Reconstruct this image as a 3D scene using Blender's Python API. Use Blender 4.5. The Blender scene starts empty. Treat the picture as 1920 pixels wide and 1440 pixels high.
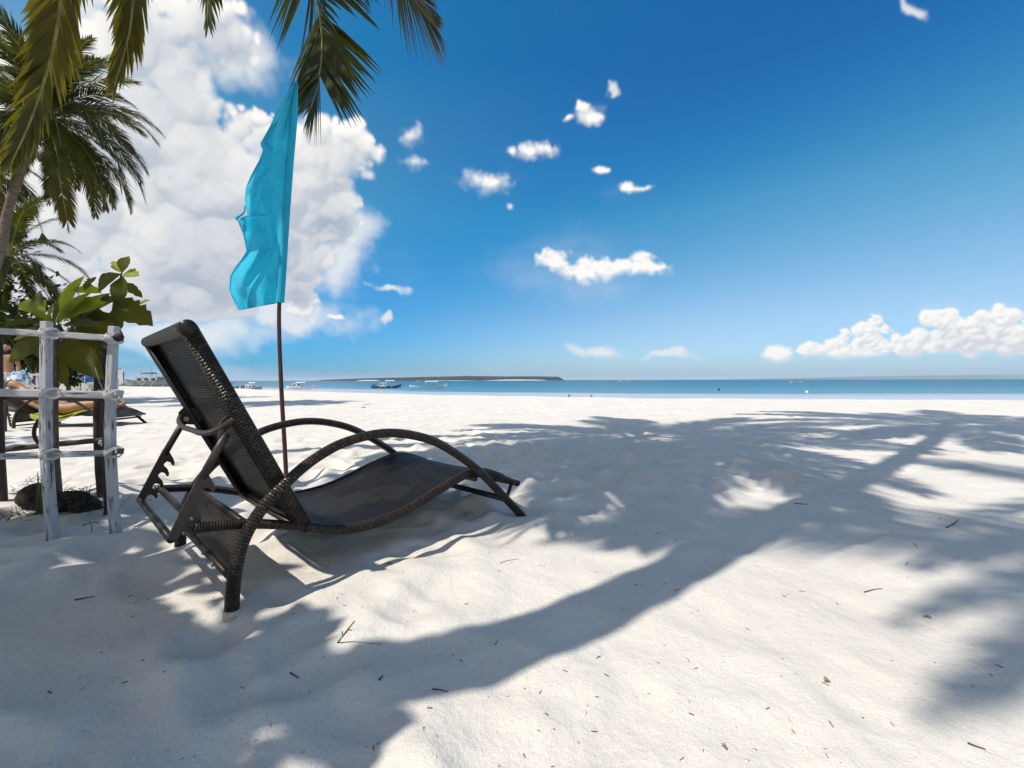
import bpy, math, random
import numpy as np
from mathutils import Vector, Matrix, Quaternion
random.seed(7); np.random.seed(7)
R = math.radians
PI = math.pi
scene = bpy.context.scene
COL = scene.collection

# ------------------------------------------------------------------ camera
CAM_H = 0.755
F_PX = 800.0                      # focal length in pixels of the 1920 px wide photograph
cam_d = bpy.data.cameras.new('camera')
cam_d.sensor_width = 36.0
cam_d.lens = F_PX / 1920.0 * 36.0
cam_d.clip_start = 0.02
cam_d.clip_end = 80000.0
cam = bpy.data.objects.new('camera', cam_d)
COL.objects.link(cam)
cam.location = (0, 0, CAM_H)
cam.rotation_euler = (Matrix.Rotation(R(90 - 0.54), 3, 'X') @ Matrix.Rotation(-0.0025, 3, 'Z')).to_euler()
scene.camera = cam

# ------------------------------------------------------------------ light
SUN_EL = R(57.0)
SUN_AZ = 0.63                     # horizontal direction in which the light travels
D_SUN = Vector((math.cos(SUN_AZ) * math.cos(SUN_EL), math.sin(SUN_AZ) * math.cos(SUN_EL), -math.sin(SUN_EL)))
sun_d = bpy.data.lights.new('sun', 'SUN')
sun_d.energy = 4.1
sun_d.angle = R(0.53)
sun_d.color = (1.0, 0.985, 0.965)
sun = bpy.data.objects.new('sun', sun_d)
COL.objects.link(sun)
sun.rotation_euler = D_SUN.to_track_quat('-Z', 'Y').to_euler()
sun.location = (0, 0, 60)

scene.view_settings.view_transform = 'Standard'
scene.view_settings.look = 'None'
scene.view_settings.exposure = 0.08
scene.view_settings.gamma = 1.0
scene.view_settings.use_curve_mapping = False
scene.view_settings.use_white_balance = True
scene.view_settings.white_balance_temperature = 7150
scene.view_settings.white_balance_tint = 8

# ------------------------------------------------------------------ sky
world = bpy.data.worlds.new('World')
scene.world = world
world.use_nodes = True


class NT:
    """small helper around a node tree"""
    def __init__(self, tree):
        self.t = tree; self.n = tree.nodes; self.l = tree.links
    def new(self, typ, **kw):
        nd = self.n.new(typ)
        for k, v in kw.items():
            setattr(nd, k, v)
        return nd
    def put(self, sock, val):
        if isinstance(val, bpy.types.NodeSocket):
            self.l.new(val, sock)
        elif val is not None:
            sock.default_value = val
    def math(self, op, a, b=None, c=None, clamp=False):
        nd = self.new('ShaderNodeMath', operation=op, use_clamp=clamp)
        self.put(nd.inputs[0], a); self.put(nd.inputs[1], b)
        if c is not None: self.put(nd.inputs[2], c)
        return nd.outputs[0]
    def vmath(self, op, a, b=None, c=None):
        nd = self.new('ShaderNodeVectorMath', operation=op)
        self.put(nd.inputs[0], a)
        if b is not None: self.put(nd.inputs[1], b)
        if c is not None: self.put(nd.inputs[2], c)
        return nd.outputs['Value'] if op in ('LENGTH', 'DISTANCE', 'DOT_PRODUCT') else nd.outputs[0]
    def scale(self, a, s):
        nd = self.new('ShaderNodeVectorMath', operation='SCALE')
        self.put(nd.inputs[0], a); self.put(nd.inputs['Scale'], s)
        return nd.outputs[0]
    def noise(self, vec, scale, detail=3, rough=0.5, dist=0.0, color=False, lac=2.0):
        nd = self.new('ShaderNodeTexNoise')
        self.put(nd.inputs['Vector'], vec)
        nd.inputs['Scale'].default_value = scale; nd.inputs['Detail'].default_value = detail
        nd.inputs['Roughness'].default_value = rough; nd.inputs['Distortion'].default_value = dist
        nd.inputs['Lacunarity'].default_value = lac
        return nd.outputs['Color'] if color else nd.outputs['Fac']
    def maprange(self, v, a, b, c=0.0, d=1.0, smooth=True):
        nd = self.new('ShaderNodeMapRange')
        nd.interpolation_type = 'SMOOTHSTEP' if smooth else 'LINEAR'
        self.put(nd.inputs['Value'], v)
        self.put(nd.inputs['From Min'], a); self.put(nd.inputs['From Max'], b)
        self.put(nd.inputs['To Min'], c); self.put(nd.inputs['To Max'], d)
        return nd.outputs['Result']
    def mix(self, f, a, b):
        nd = self.new('ShaderNodeMix', data_type='RGBA')
        self.put(nd.inputs[0], f)
        self.put(nd.inputs[6], a if isinstance(a, bpy.types.NodeSocket) else (*a[:3], 1))
        self.put(nd.inputs[7], b if isinstance(b, bpy.types.NodeSocket) else (*b[:3], 1))
        return nd.outputs[2]
    def combine(self, x, y, z=0.0):
        nd = self.new('ShaderNodeCombineXYZ')
        self.put(nd.inputs[0], x); self.put(nd.inputs[1], y); self.put(nd.inputs[2], z)
        return nd.outputs[0]
    def sep(self, v):
        nd = self.new('ShaderNodeSeparateXYZ'); self.put(nd.inputs[0], v)
        return nd.outputs
    def ramp(self, f, stops):
        nd = self.new('ShaderNodeValToRGB'); self.put(nd.inputs[0], f)
        cr = nd.color_ramp
        while len(cr.elements) > 1: cr.elements.remove(cr.elements[-1])
        cr.elements[0].position = stops[0][0]; cr.elements[0].color = (*stops[0][1], 1)
        for p, c in stops[1:]:
            e = cr.elements.new(p); e.color = (*c, 1)
        return nd.outputs[0]


def azel(px, py):
    a = math.atan((px - 960.0) / F_PX)
    return a, math.atan((712.5 - py) / F_PX * math.cos(a))

# cumulus banks as directions on the sky (centre and half sizes in radians)
def cl(px, py, rx, ry):
    a, e = azel(px, py)
    a1, _ = azel(px + rx, py); a0, _ = azel(px - rx, py)
    _, e1 = azel(px, py - ry); _, e0 = azel(px, py + ry)
    return (a, e, (a1 - a0) / 2, (e1 - e0) / 2)

BIG = [cl(430, 330, 170, 130), cl(310, 230, 160, 130), cl(590, 300, 95, 90), cl(655, 275, 62, 66), cl(610, 380, 85, 60), cl(640, 425, 42, 45), cl(270, 90, 140, 110), cl(390, 60, 110, 85), cl(470, 250, 80, 60),
       cl(440, 470, 180, 95), cl(560, 480, 75, 55), cl(300, 540, 160, 70), cl(150, 540, 150, 90), cl(420, 570, 85, 38), cl(575, 560, 34, 45), cl(190, 420, 120, 110), cl(60, 400, 120, 150), cl(120, 250, 110, 120), cl(30, 120, 90, 70), cl(-150, 350, 180, 200), cl(-200, 80, 150, 120),
       cl(1800, 650, 100, 20), cl(1930, 650, 80, 22),
       (1.12, 0.10, 0.10, 0.05), (1.35, 0.12, 0.10, 0.05), (1.75, 0.22, 0.16, 0.10), (2.0, 0.14, 0.14, 0.06), (2.4, 0.30, 0.18, 0.12), (2.8, 0.14, 0.2, 0.08), (-3.0, 0.5, 0.22, 0.16),
       (-1.5, 0.30, 0.16, 0.14), (-1.75, 0.20, 0.18, 0.12), (-1.9, 0.55, 0.2, 0.12), (-2.3, 0.2, 0.2, 0.1), (-2.6, 0.42, 0.16, 0.10), (-1.4, 0.62, 0.2, 0.14), (-2.15, 0.75, 0.25, 0.12), (2.7, 0.6, 0.25, 0.14), (1.6, 0.55, 0.18, 0.12), (2.1, 0.62, 0.2, 0.12), (3.0, 0.3, 0.18, 0.1), (-2.85, 0.22, 0.2, 0.1)]  # out-of-view clouds, many of them added to make the ambient light whiter
_br = random.Random(12)
for _k in range(120):              # towers of the bank over the right horizon
    _x = _br.uniform(1500, 2040)
    _t = float(np.interp(_x, [1500, 1560, 1600, 1640, 1690, 1745, 1775, 1820, 1860, 1900, 1960, 2040], [660, 640, 606, 604, 652, 582, 590, 610, 580, 566, 575, 640]))
    _y = _br.uniform(_t + 8, 668); _r = _br.uniform(8, 19) * (0.7 if _x < 1690 else 1.0)
    BIG.append(cl(_x, _y, _r * 1.15, _r))
WISP = [cl(470, 120, 110, 90), cl(640, 470, 70, 100), cl(560, 590, 130, 50), cl(330, 630, 260, 45), cl(170, 60, 90, 60), cl(1130, 655, 70, 18), cl(1250, 668, 70, 12),
        cl(1105, 215, 40, 26), cl(1745, 12, 16, 22), cl(1165, 180, 20, 7), cl(740, 552, 35, 8), cl(725, 594, 18, 8)]
SMALL = [cl(1455, 662, 36, 24), cl(1600, 662, 105, 14), cl(1032, 492, 46, 32), cl(1075, 508, 60, 30), cl(1125, 512, 62, 22),
         cl(1175, 502, 60, 22), cl(1218, 508, 46, 16),  cl(915, 346, 58, 26), cl(1000, 292, 42, 20), cl(778, 260, 24, 24), cl(780, 305, 32, 18), cl(1093, 200, 17, 15),
         cl(1118, 222, 26, 18), cl(1187, 356, 26, 13), cl(1127, 324, 20, 9), cl(1062, 229, 13, 8), cl(957, 388, 12, 10),
         cl(958, 283, 12, 12), cl(570, 580, 40, 30), cl(630, 598, 22, 9), (1.15, 0.35, 0.06, 0.03), (1.45, 0.3, 0.08, 0.035),
         (1.9, 0.42, 0.1, 0.04), (2.6, 0.35, 0.1, 0.04), (-2.1, 0.45, 0.1, 0.05), (3.0, 0.2, 0.12, 0.05)]

# clouds: a density field over directions (azimuth x elevation), computed here and lit by the sun's direction
SKW, SKH = 3072, 480
EL_TOP = R(56.25)
def bs_w(n, m):
    """cubic B-spline taps from m lattice knots to n samples"""
    x = np.linspace(0, m - 4.001, n); i = np.floor(x).astype(int); t = (x - i).astype(np.float32)
    return i, [(1 - t) ** 3 / 6, (3 * t ** 3 - 6 * t ** 2 + 4) / 6, (-3 * t ** 3 + 3 * t ** 2 + 3 * t + 1) / 6, t ** 3 / 6]
def vnoise(per_rad, seed, asp=1.0):
    rs_ = np.random.RandomState(seed)
    mx = int(2 * PI * per_rad) + 5; my = int(EL_TOP * per_rad * asp) + 5
    Lt = rs_.uniform(-1, 1, (my, mx)).astype(np.float32)
    Lt[:, -4:] = Lt[:, :4]
    i, w = bs_w(SKH, my); T = sum(w[k][:, None] * Lt[i + k] for k in range(4))
    i, w = bs_w(SKW, mx)
    return sum(w[k][None, :] * T[:, i + k] for k in range(4))
def fbm(per_rad, seed, octs, gain=0.55, asp=1.0):
    out = 0; a = 1.0
    for k in range(octs):
        out = out + a * vnoise(per_rad * 2 ** k, seed + 17 * k, asp); a *= gain
    return out
def worley(X_, Y_, per_rad, seed):
    rs_ = np.random.RandomState(seed)
    n = 256
    ox = rs_.rand(n, n).astype(np.float32); oy = rs_.rand(n, n).astype(np.float32)
    x = (X_ + 10) * per_rad; y = (Y_ + 10) * per_rad
    xi = np.floor(x).astype(np.int32); yi = np.floor(y).astype(np.int32)
    best = np.full(x.shape, 9.0, np.float32)
    for dx in (-1, 0, 1):
        for dy in (-1, 0, 1):
            cx = xi + dx; cy = yi + dy
            a = cx & 255; b = cy & 255
            np.minimum(best, (cx + ox[a, b] - x) ** 2 + (cy + oy[a, b] - y) ** 2, out=best)
    return np.sqrt(best)
def blur(a, n):
    """box blur twice, n samples wide"""
    for ax in (0, 1):
        for _ in range(2):
            c = np.cumsum(np.concatenate([np.repeat(np.take(a, [0], ax), n, ax), a, np.repeat(np.take(a, [-1], ax), n, ax)], ax), ax, dtype=np.float64)
            L_ = a.shape[ax]
            a = ((np.take(c, range(2 * n, 2 * n + L_), ax) - np.take(c, range(0, L_), ax)) / (2 * n)).astype(np.float32)
    return a
def sst(x, a, b):
    t = np.clip((x - a) / (b - a), 0, 1); return t * t * (3 - 2 * t)
sAZ, sEL = np.meshgrid(np.linspace(-PI, PI, SKW, dtype=np.float32), np.linspace(0, EL_TOP, SKH, dtype=np.float32))
wx = fbm(4.5, 1, 5) * 0.050; wy = fbm(4.5, 2, 5) * 0.045
def ells(lst, X_, Y_, k=0.10):
    cur = np.full(X_.shape, -2.0, np.float32)
    for (a, e, ra, re) in lst:
        j0 = max(0, int((a - 3.1 * ra - 0.08 + PI) / (2 * PI) * SKW)); j1 = min(SKW, int((a + 3.1 * ra + 0.08 + PI) / (2 * PI) * SKW) + 1)
        i0 = max(0, int((e - 3.1 * re - 0.08) / EL_TOP * SKH)); i1 = min(SKH, int((e + 3.1 * re + 0.08) / EL_TOP * SKH) + 1)
        if i1 <= i0 or j1 <= j0: continue
        sl_ = (slice(i0, i1), slice(j0, j1))
        v = np.maximum(1 - np.sqrt(((X_[sl_] - a) / ra) ** 2 + ((Y_[sl_] - e) / re) ** 2), -2.0)
        c_ = cur[sl_]; h_ = np.clip(k - np.abs(c_ - v), 0, None) / k
        cur[sl_] = np.maximum(c_, v) + h_ * h_ * k * 0.25
    return cur
fn4 = fbm(38.0, 9, 4, 0.6)
f60 = fbm(55.0, 41, 4, 0.6)
WA = sAZ + wx; WB = sEL + wy
# cumulus: many round lobes gathered on the banks, each a bump of a common relief
Dbig = np.full(sAZ.shape, -2.0, np.float32); Hb = np.zeros(sAZ.shape, np.float32)
LA = sAZ + wx * 0.18 + f60 * 0.0028 + fbm(24.0, 14, 4, 0.62) * 0.010; LB = sEL + wy * 0.18 + fn4 * 0.0030 + fbm(24.0, 15, 4, 0.62) * 0.009
lr = np.random.RandomState(23)
for (a, e, ra, re) in BIG:
    rm = math.sqrt(ra * re); n = int(26 + 30 * min(1.0, rm / 0.12)) - (14 if rm < 0.04 else 0)
    for k in range(n):
        q = math.sqrt(lr.rand()); th = lr.uniform(0, 2 * PI)
        la = a + ra * q * math.cos(th) * 0.92; le = e + re * q * math.sin(th) * 0.92
        rr_ = min(0.10, rm * (0.22 + 0.40 * lr.rand() ** 1.5) * (1.15 - 0.5 * q))
        if le > e: rr_ *= 0.85
        if rm < 0.062: rr_ *= 0.62
        zc = 0.55 * rm * math.sqrt(max(0.0, 1 - q * q)) + 0.02 * lr.rand()
        j0 = max(0, int((la - 2.6 * rr_ - 0.03 + PI) / (2 * PI) * SKW)); j1 = min(SKW, int((la + 2.6 * rr_ + 0.03 + PI) / (2 * PI) * SKW) + 1)
        i0 = max(0, int((le - 2.6 * rr_ - 0.03) / EL_TOP * SKH)); i1 = min(SKH, int((le + 2.6 * rr_ + 0.03) / EL_TOP * SKH) + 1)
        if i1 <= i0 or j1 <= j0: continue
        sl_ = (slice(i0, i1), slice(j0, j1))
        l_ = np.sqrt((LA[sl_] - la) ** 2 + ((LB[sl_] - le) * 1.12) ** 2) / rr_
        np.maximum(Dbig[sl_], (1 - l_) * (0.35 + rr_ * 6), out=Dbig[sl_])
        np.maximum(Hb[sl_], np.where(l_ < 1, zc + rr_ * np.sqrt(np.clip(1 - l_ * l_, 0, 1)), 0), out=Hb[sl_])
w2 = worley(LA + fn4 * 0.004, LB + fn4 * 0.004, 24.0, 4); w3 = worley(LA, LB, 55.0, 5)
b2_ = 0.55 - w2; b3_ = 0.55 - w3
Eb = ells(BIG, sAZ + wx * 0.35, sEL + wy * 0.35)
fill = Eb * 0.8 + 0.20 * fbm(7.0, 12, 4) + 0.02
Hb = np.maximum(Hb, (0.012 + 0.038 * sst(sAZ, 0.4, 0.1)) * np.sqrt(np.clip(fill, 0, 1)))
Dbig = np.maximum(Dbig, fill * 0.9)
Dbig = Dbig + 0.15 * b2_ + 0.11 * b3_ + 0.11 * fn4 - 0.03
sx, sy = fbm(20.0, 31, 4) * 0.016, fbm(20.0, 32, 4) * 0.011
Dsm = ells(SMALL, sAZ + sx, sEL + sy, 0.2) + 0.25 * b2_ + 0.30 * b3_ + 0.34 * f60 - 0.04
issm = (Dsm * 0.55 > Dbig).astype(np.float32)
DD = np.maximum(Dbig, Dsm * 0.55)
# crisp on lit upper edges, frayed below
up_e = np.clip(np.gradient(blur(DD, 5), EL_TOP / SKH, axis=0) * -0.11, -1, 1)
soft = np.clip(0.25 - 0.17 * up_e + 0.28 * fbm(5.0, 51, 3), 0.08, 0.9) + 0.22 * issm
cA = sst(DD, 0.0, soft)
# the relief is lit from the upper left behind the viewer
thick = Hb * (1 - issm) + issm * 0.035 * np.sqrt(np.clip(DD, 0, 1.0)) + (0.012 * b2_ + 0.005 * b3_ + 0.003 * fn4) * cA
thick = blur(thick, 1)
inn = sst(blur(DD, 6), 0.05, 0.30) * (1 - issm) * sst(sAZ, 0.5, 0.2)
gy_, gx_ = np.gradient(thick * (1 - 0.5 * inn) + blur(thick, 4) * 0.5 * inn, EL_TOP / SKH, 2 * PI / SKW)
lam = np.clip((gx_ * 0.38 - gy_ * 0.62 + 0.72) / np.sqrt(gx_ ** 2 + gy_ ** 2 + 1), 0.05, 1.1)
cav = np.clip((thick - blur(thick, 9)) / 0.03, -1, 1)
# light lost on the way down through the cloud
sh_ = np.zeros_like(DD); acc = np.zeros(SKW, np.float32); src = blur(np.clip(DD, 0, 0.5), 4)
for r_i in range(SKH - 1, -1, -1):
    if r_i % 2 == 0: acc = np.roll(acc, 1)
    acc = acc * 0.972 + src[r_i] * 0.075
    sh_[r_i] = acc
self_sh = np.exp(-blur(sh_, 3) * 1.25)
grey = fbm(4.2, 61, 4, 0.5) * 0.5 + 0.5
core = sst(blur(DD, 12), 0.12, 0.45) * (1 - issm)
tone = 0.36 + 0.46 * lam * (0.65 + 0.35 * self_sh) + 0.40 * self_sh + 0.05 * cav - core * (0.80 * np.clip(grey - 0.36, 0, 1)) + 0.025 * fn4
tone = np.clip(tone + 0.10 * issm, 0, 1)[..., None]
cC = np.array([0.25, 0.345, 0.52], np.float32) * (1 - tone) + np.array([0.945, 0.965, 1.02], np.float32) * tone
# thin veils
vn_ = fbm(3.0, 71, 5, 0.58, 2.4)
veil = sst(DD, -1.2, 0.05) * sst(vn_, -0.1, 1.1) * 0.34
lowv = sst(sEL, 0.16, 0.0) * sst(fbm(5.0, 81, 5, 0.58, 4.0), -0.1, 1.2) * 0.45
wisp = sst(ells(WISP, sAZ + sx * 2.5, sEL + sy * 2.5, 0.2) + 0.34 * fbm(12.0, 91, 5, 0.62), -0.05, 0.75) * 0.85
veil = np.maximum(np.maximum(veil, lowv), wisp)
cC = cC * cA[..., None] + np.array([0.81, 0.86, 0.95], np.float32) * (1 - cA[..., None])
cA = np.maximum(cA, veil)
cA = cA * sst(sEL, EL_TOP - 0.005, EL_TOP - 0.12)
buf = np.concatenate([cC, cA[..., None]], -1).astype(np.float32)
cimg = bpy.data.images.new('cloud_field', SKW, SKH, alpha=True, float_buffer=True)
cimg.colorspace_settings.name = 'Non-Color'
cimg.alpha_mode = 'CHANNEL_PACKED'
cimg.pixels.foreach_set(buf.ravel()); cimg.update(); cimg.pack()

Wn = NT(world.node_tree)
world.node_tree.nodes.clear()
tc = Wn.new('ShaderNodeTexCoord')
d = Wn.sep(tc.outputs['Generated'])
az = Wn.math('ARCTAN2', d[0], d[1])
el = Wn.math('ARCSINE', d[2])
uvw = Wn.combine(Wn.math('ADD', Wn.math('MULTIPLY', az, 1 / (2 * PI)), 0.5), Wn.math('DIVIDE', el, EL_TOP))
ti = Wn.new('ShaderNodeTexImage', image=cimg, extension='EXTEND', interpolation='Cubic')
Wn.put(ti.inputs[0], uvw)
ccol = ti.outputs['Color']; alpha = ti.outputs['Alpha']
alpha = Wn.math('MULTIPLY', alpha, Wn.maprange(el, -0.003, 0.012, 0.0, 1.0))
sky = Wn.new('ShaderNodeTexSky', sky_type='NISHITA')
sky.sun_disc = False
sky.sun_elevation = SUN_EL
sky.sun_rotation = math.atan2(-math.cos(SUN_AZ), -math.sin(SUN_AZ))
sky.altitude = 0.0
sky.air_density = 1.0; sky.dust_density = 0.6; sky.ozone_density = 2.0
grade = Wn.ramp(Wn.math('DIVIDE', el, R(45.0), clamp=True), [(0.0, (0.40, 0.60, 1.0)), (0.06, (0.47, 0.68, 1.0)), (0.18, (0.60, 0.77, 0.95)), (0.45, (0.47, 0.99, 1.0)), (0.8, (0.02, 0.70, 1.0)), (1.0, (0.01, 0.64, 1.0))])
# deepest blue well away from the sun, paler towards it
sdot = Wn.vmath('DOT_PRODUCT', tc.outputs['Generated'], tuple(-D_SUN))
pol = Wn.mix(Wn.maprange(Wn.math('ABSOLUTE', sdot), 0.0, 0.42), (0.15, 0.72, 1.0), (1.0, 1.0, 1.0))
gp_ = Wn.new('ShaderNodeMix', data_type='RGBA', blend_type='MULTIPLY'); gp_.inputs[0].default_value = 1.0
Wn.put(gp_.inputs[6], grade); Wn.put(gp_.inputs[7], pol)
grade = Wn.mix(Wn.maprange(sdot, 0.35, 0.9), gp_.outputs[2], (0.95, 0.97, 1.0))
gm = Wn.new('ShaderNodeMix', data_type='RGBA', blend_type='MULTIPLY'); gm.inputs[0].default_value = 1.0
Wn.put(gm.inputs[6], sky.outputs[0]); Wn.put(gm.inputs[7], grade)
b1 = Wn.new('ShaderNodeBackground'); b1.inputs[1].default_value = 0.15
Wn.put(b1.inputs[0], gm.outputs[2])
b2 = Wn.new('ShaderNodeBackground'); b2.inputs[1].default_value = 0.97
Wn.put(b2.inputs[0], ccol)
ms = Wn.new('ShaderNodeMixShader')
Wn.put(ms.inputs[0], alpha); Wn.put(ms.inputs[1], b1.outputs[0]); Wn.put(ms.inputs[2], b2.outputs[0])
wo = Wn.new('ShaderNodeOutputWorld')
Wn.put(wo.inputs[0], ms.outputs[0])
scene.cycles.max_bounces = 8
world.cycles.sampling_method = 'MANUAL'
world.cycles.sample_map_resolution = 512
scene.cycles.volume_bounces = 1
scene.cycles.transparent_max_bounces = 12

# ------------------------------------------------------------------ materials
def material(name):
    m = bpy.data.materials.new(name); m.use_nodes = True
    t = NT(m.node_tree)
    bsdf = m.node_tree.nodes['Principled BSDF']
    return m, t, bsdf

def simple(name, col, rough=0.6, var=0.25, sc=20.0, bump=0.0, metal=0.0, spec=0.4, stretch=(1, 1, 1)):
    m, t, b = material(name)
    tcn = t.new('ShaderNodeTexCoord')
    v = t.vmath('MULTIPLY', tcn.outputs['Object'], stretch)
    n = t.noise(v, sc, 4, 0.6)
    f = t.maprange(n, 0.3, 0.7)
    lo = tuple(c * (1 - var) for c in col); hi = tuple(min(1, c * (1 + var)) for c in col)
    t.put(b.inputs['Base Color'], t.mix(f, lo, hi))
    b.inputs['Roughness'].default_value = rough
    b.inputs['Metallic'].default_value = metal
    b.inputs['Specular IOR Level'].default_value = spec
    if bump:
        bn = t.new('ShaderNodeBump'); bn.inputs['Strength'].default_value = bump; bn.inputs['Distance'].default_value = 0.004
        t.put(bn.inputs['Height'], n); t.put(b.inputs['Normal'], bn.outputs[0])
    return m

def leafmat(name, dark, light, sc=3.0, transl=0.35, rough=0.4, trans_col=None, uvrib=False):
    m, t, b = material(name)
    tcn = t.new('ShaderNodeTexCoord')
    oi = t.new('ShaderNodeObjectInfo')
    n = t.noise(t.vmath('ADD', tcn.outputs['Object'], oi.outputs['Random']), sc, 3, 0.6)
    col = t.mix(t.maprange(n, 0.3, 0.7), dark, light)
    t.put(b.inputs['Base Color'], col)
    b.inputs['Roughness'].default_value = rough
    b.inputs['Specular IOR Level'].default_value = 0.22
    tr = t.new('ShaderNodeBsdfTranslucent')
    t.put(tr.inputs[0], t.mix(0.5, col, trans_col or light))
    mx = t.new('ShaderNodeMixShader'); mx.inputs[0].default_value = transl
    t.put(mx.inputs[1], b.outputs[0]); t.put(mx.inputs[2], tr.outputs[0])
    t.put(m.node_tree.nodes['Material Output'].inputs[0], mx.outputs[0])
    return m

def sand_mat():
    m, t, b = material('white_sand')
    geo = t.new('ShaderNodeNewGeometry')
    p = geo.outputs['Position']
    n1 = t.noise(p, 1.1, 5, 0.6)
    n2 = t.noise(p, 260.0, 2, 0.6)
    n3 = t.noise(p, 20.0, 6, 0.68)
    col = t.mix(t.maprange(n1, 0.3, 0.75), (0.68, 0.632, 0.575), (0.75, 0.708, 0.655))
    col = t.mix(t.maprange(n2, 0.30, 0.62, 0.22, 0.0), col, (0.34, 0.30, 0.25))
    # organic dirt round the plant guard
    s = t.sep(p)
    q = t.vmath('LENGTH', t.vmath('MULTIPLY', t.vmath('SUBTRACT', p, (-2.45, 2.3, 0)), (1.0, 1.3, 0)))
    dirt = t.math('MULTIPLY', t.maprange(t.math('ADD', q, t.math('MULTIPLY', n1, 0.6)), 0.95, 0.35), 0.6)
    col = t.mix(dirt, col, (0.33, 0.28, 0.2))
    spk = t.maprange(t.noise(p, 95.0, 2, 0.5), 0.74, 0.78)
    col = t.mix(t.math('MULTIPLY', spk, 0.65), col, (0.12, 0.10, 0.08))
    # wet sand by the waterline
    wet = t.maprange(s[2], -0.75, -1.15)
    col = t.mix(wet, col, (0.36, 0.32, 0.27))
    t.put(b.inputs['Base Color'], col)
    b.inputs['Roughness'].default_value = 0.9
    b.inputs['Specular IOR Level'].default_value = 0.15
    h = t.math('ADD', t.math('MULTIPLY', n3, 1.0), t.math('MULTIPLY', n2, 0.16))
    bn = t.new('ShaderNodeBump'); bn.inputs['Strength'].default_value = 0.7; bn.inputs['Distance'].default_value = 0.014
    t.put(bn.inputs['Height'], h); t.put(b.inputs['Normal'], bn.outputs[0])
    return m

def water_mat():
    m, t, b = material('sea_water')
    geo = t.new('ShaderNodeNewGeometry'); p = geo.outputs['Position']
    at = t.new('ShaderNodeAttribute'); at.attribute_name = 'shore'
    n = t.noise(t.vmath('MULTIPLY', p, (0.35, 1.0, 1)), 0.09, 4, 0.6)
    dist = t.math('ADD', at.outputs['Fac'], t.math('MULTIPLY', t.math('SUBTRACT', n, 0.5), 16.0))
    col = t.ramp(t.maprange(dist, 0.0, 400.0, smooth=False),
                 [(0.0, (0.52, 0.53, 0.56)), (0.08, (0.42, 0.47, 0.54)), (0.09, (0.10, 0.25, 0.34)), (0.25, (0.035, 0.17, 0.26)), (1.0, (0.012, 0.10, 0.19))])
    n2 = t.noise(t.vmath('MULTIPLY', p, (0.12, 1.0, 1)), 0.05, 5, 0.65)
    col = t.mix(t.maprange(n2, 0.45, 0.7, 0, 0.35), col, (0.03, 0.14, 0.2))
    t.put(b.inputs['Base Color'], col)
    b.inputs['Roughness'].default_value = 0.32
    b.inputs['IOR'].default_value = 1.33
    b.inputs['Specular IOR Level'].default_value = 0.35
    h = t.math('ADD', t.noise(t.vmath('MULTIPLY', p, (0.6, 1, 1)), 1.6, 4, 0.6), t.math('MULTIPLY', t.noise(p, 0.25, 3, 0.5), 3.0))
    bn = t.new('ShaderNodeBump'); bn.inputs['Strength'].default_value = 0.7; bn.inputs['Distance'].default_value = 0.25
    t.put(bn.inputs['Height'], h); t.put(b.inputs['Normal'], bn.outputs[0])
    return m

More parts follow.
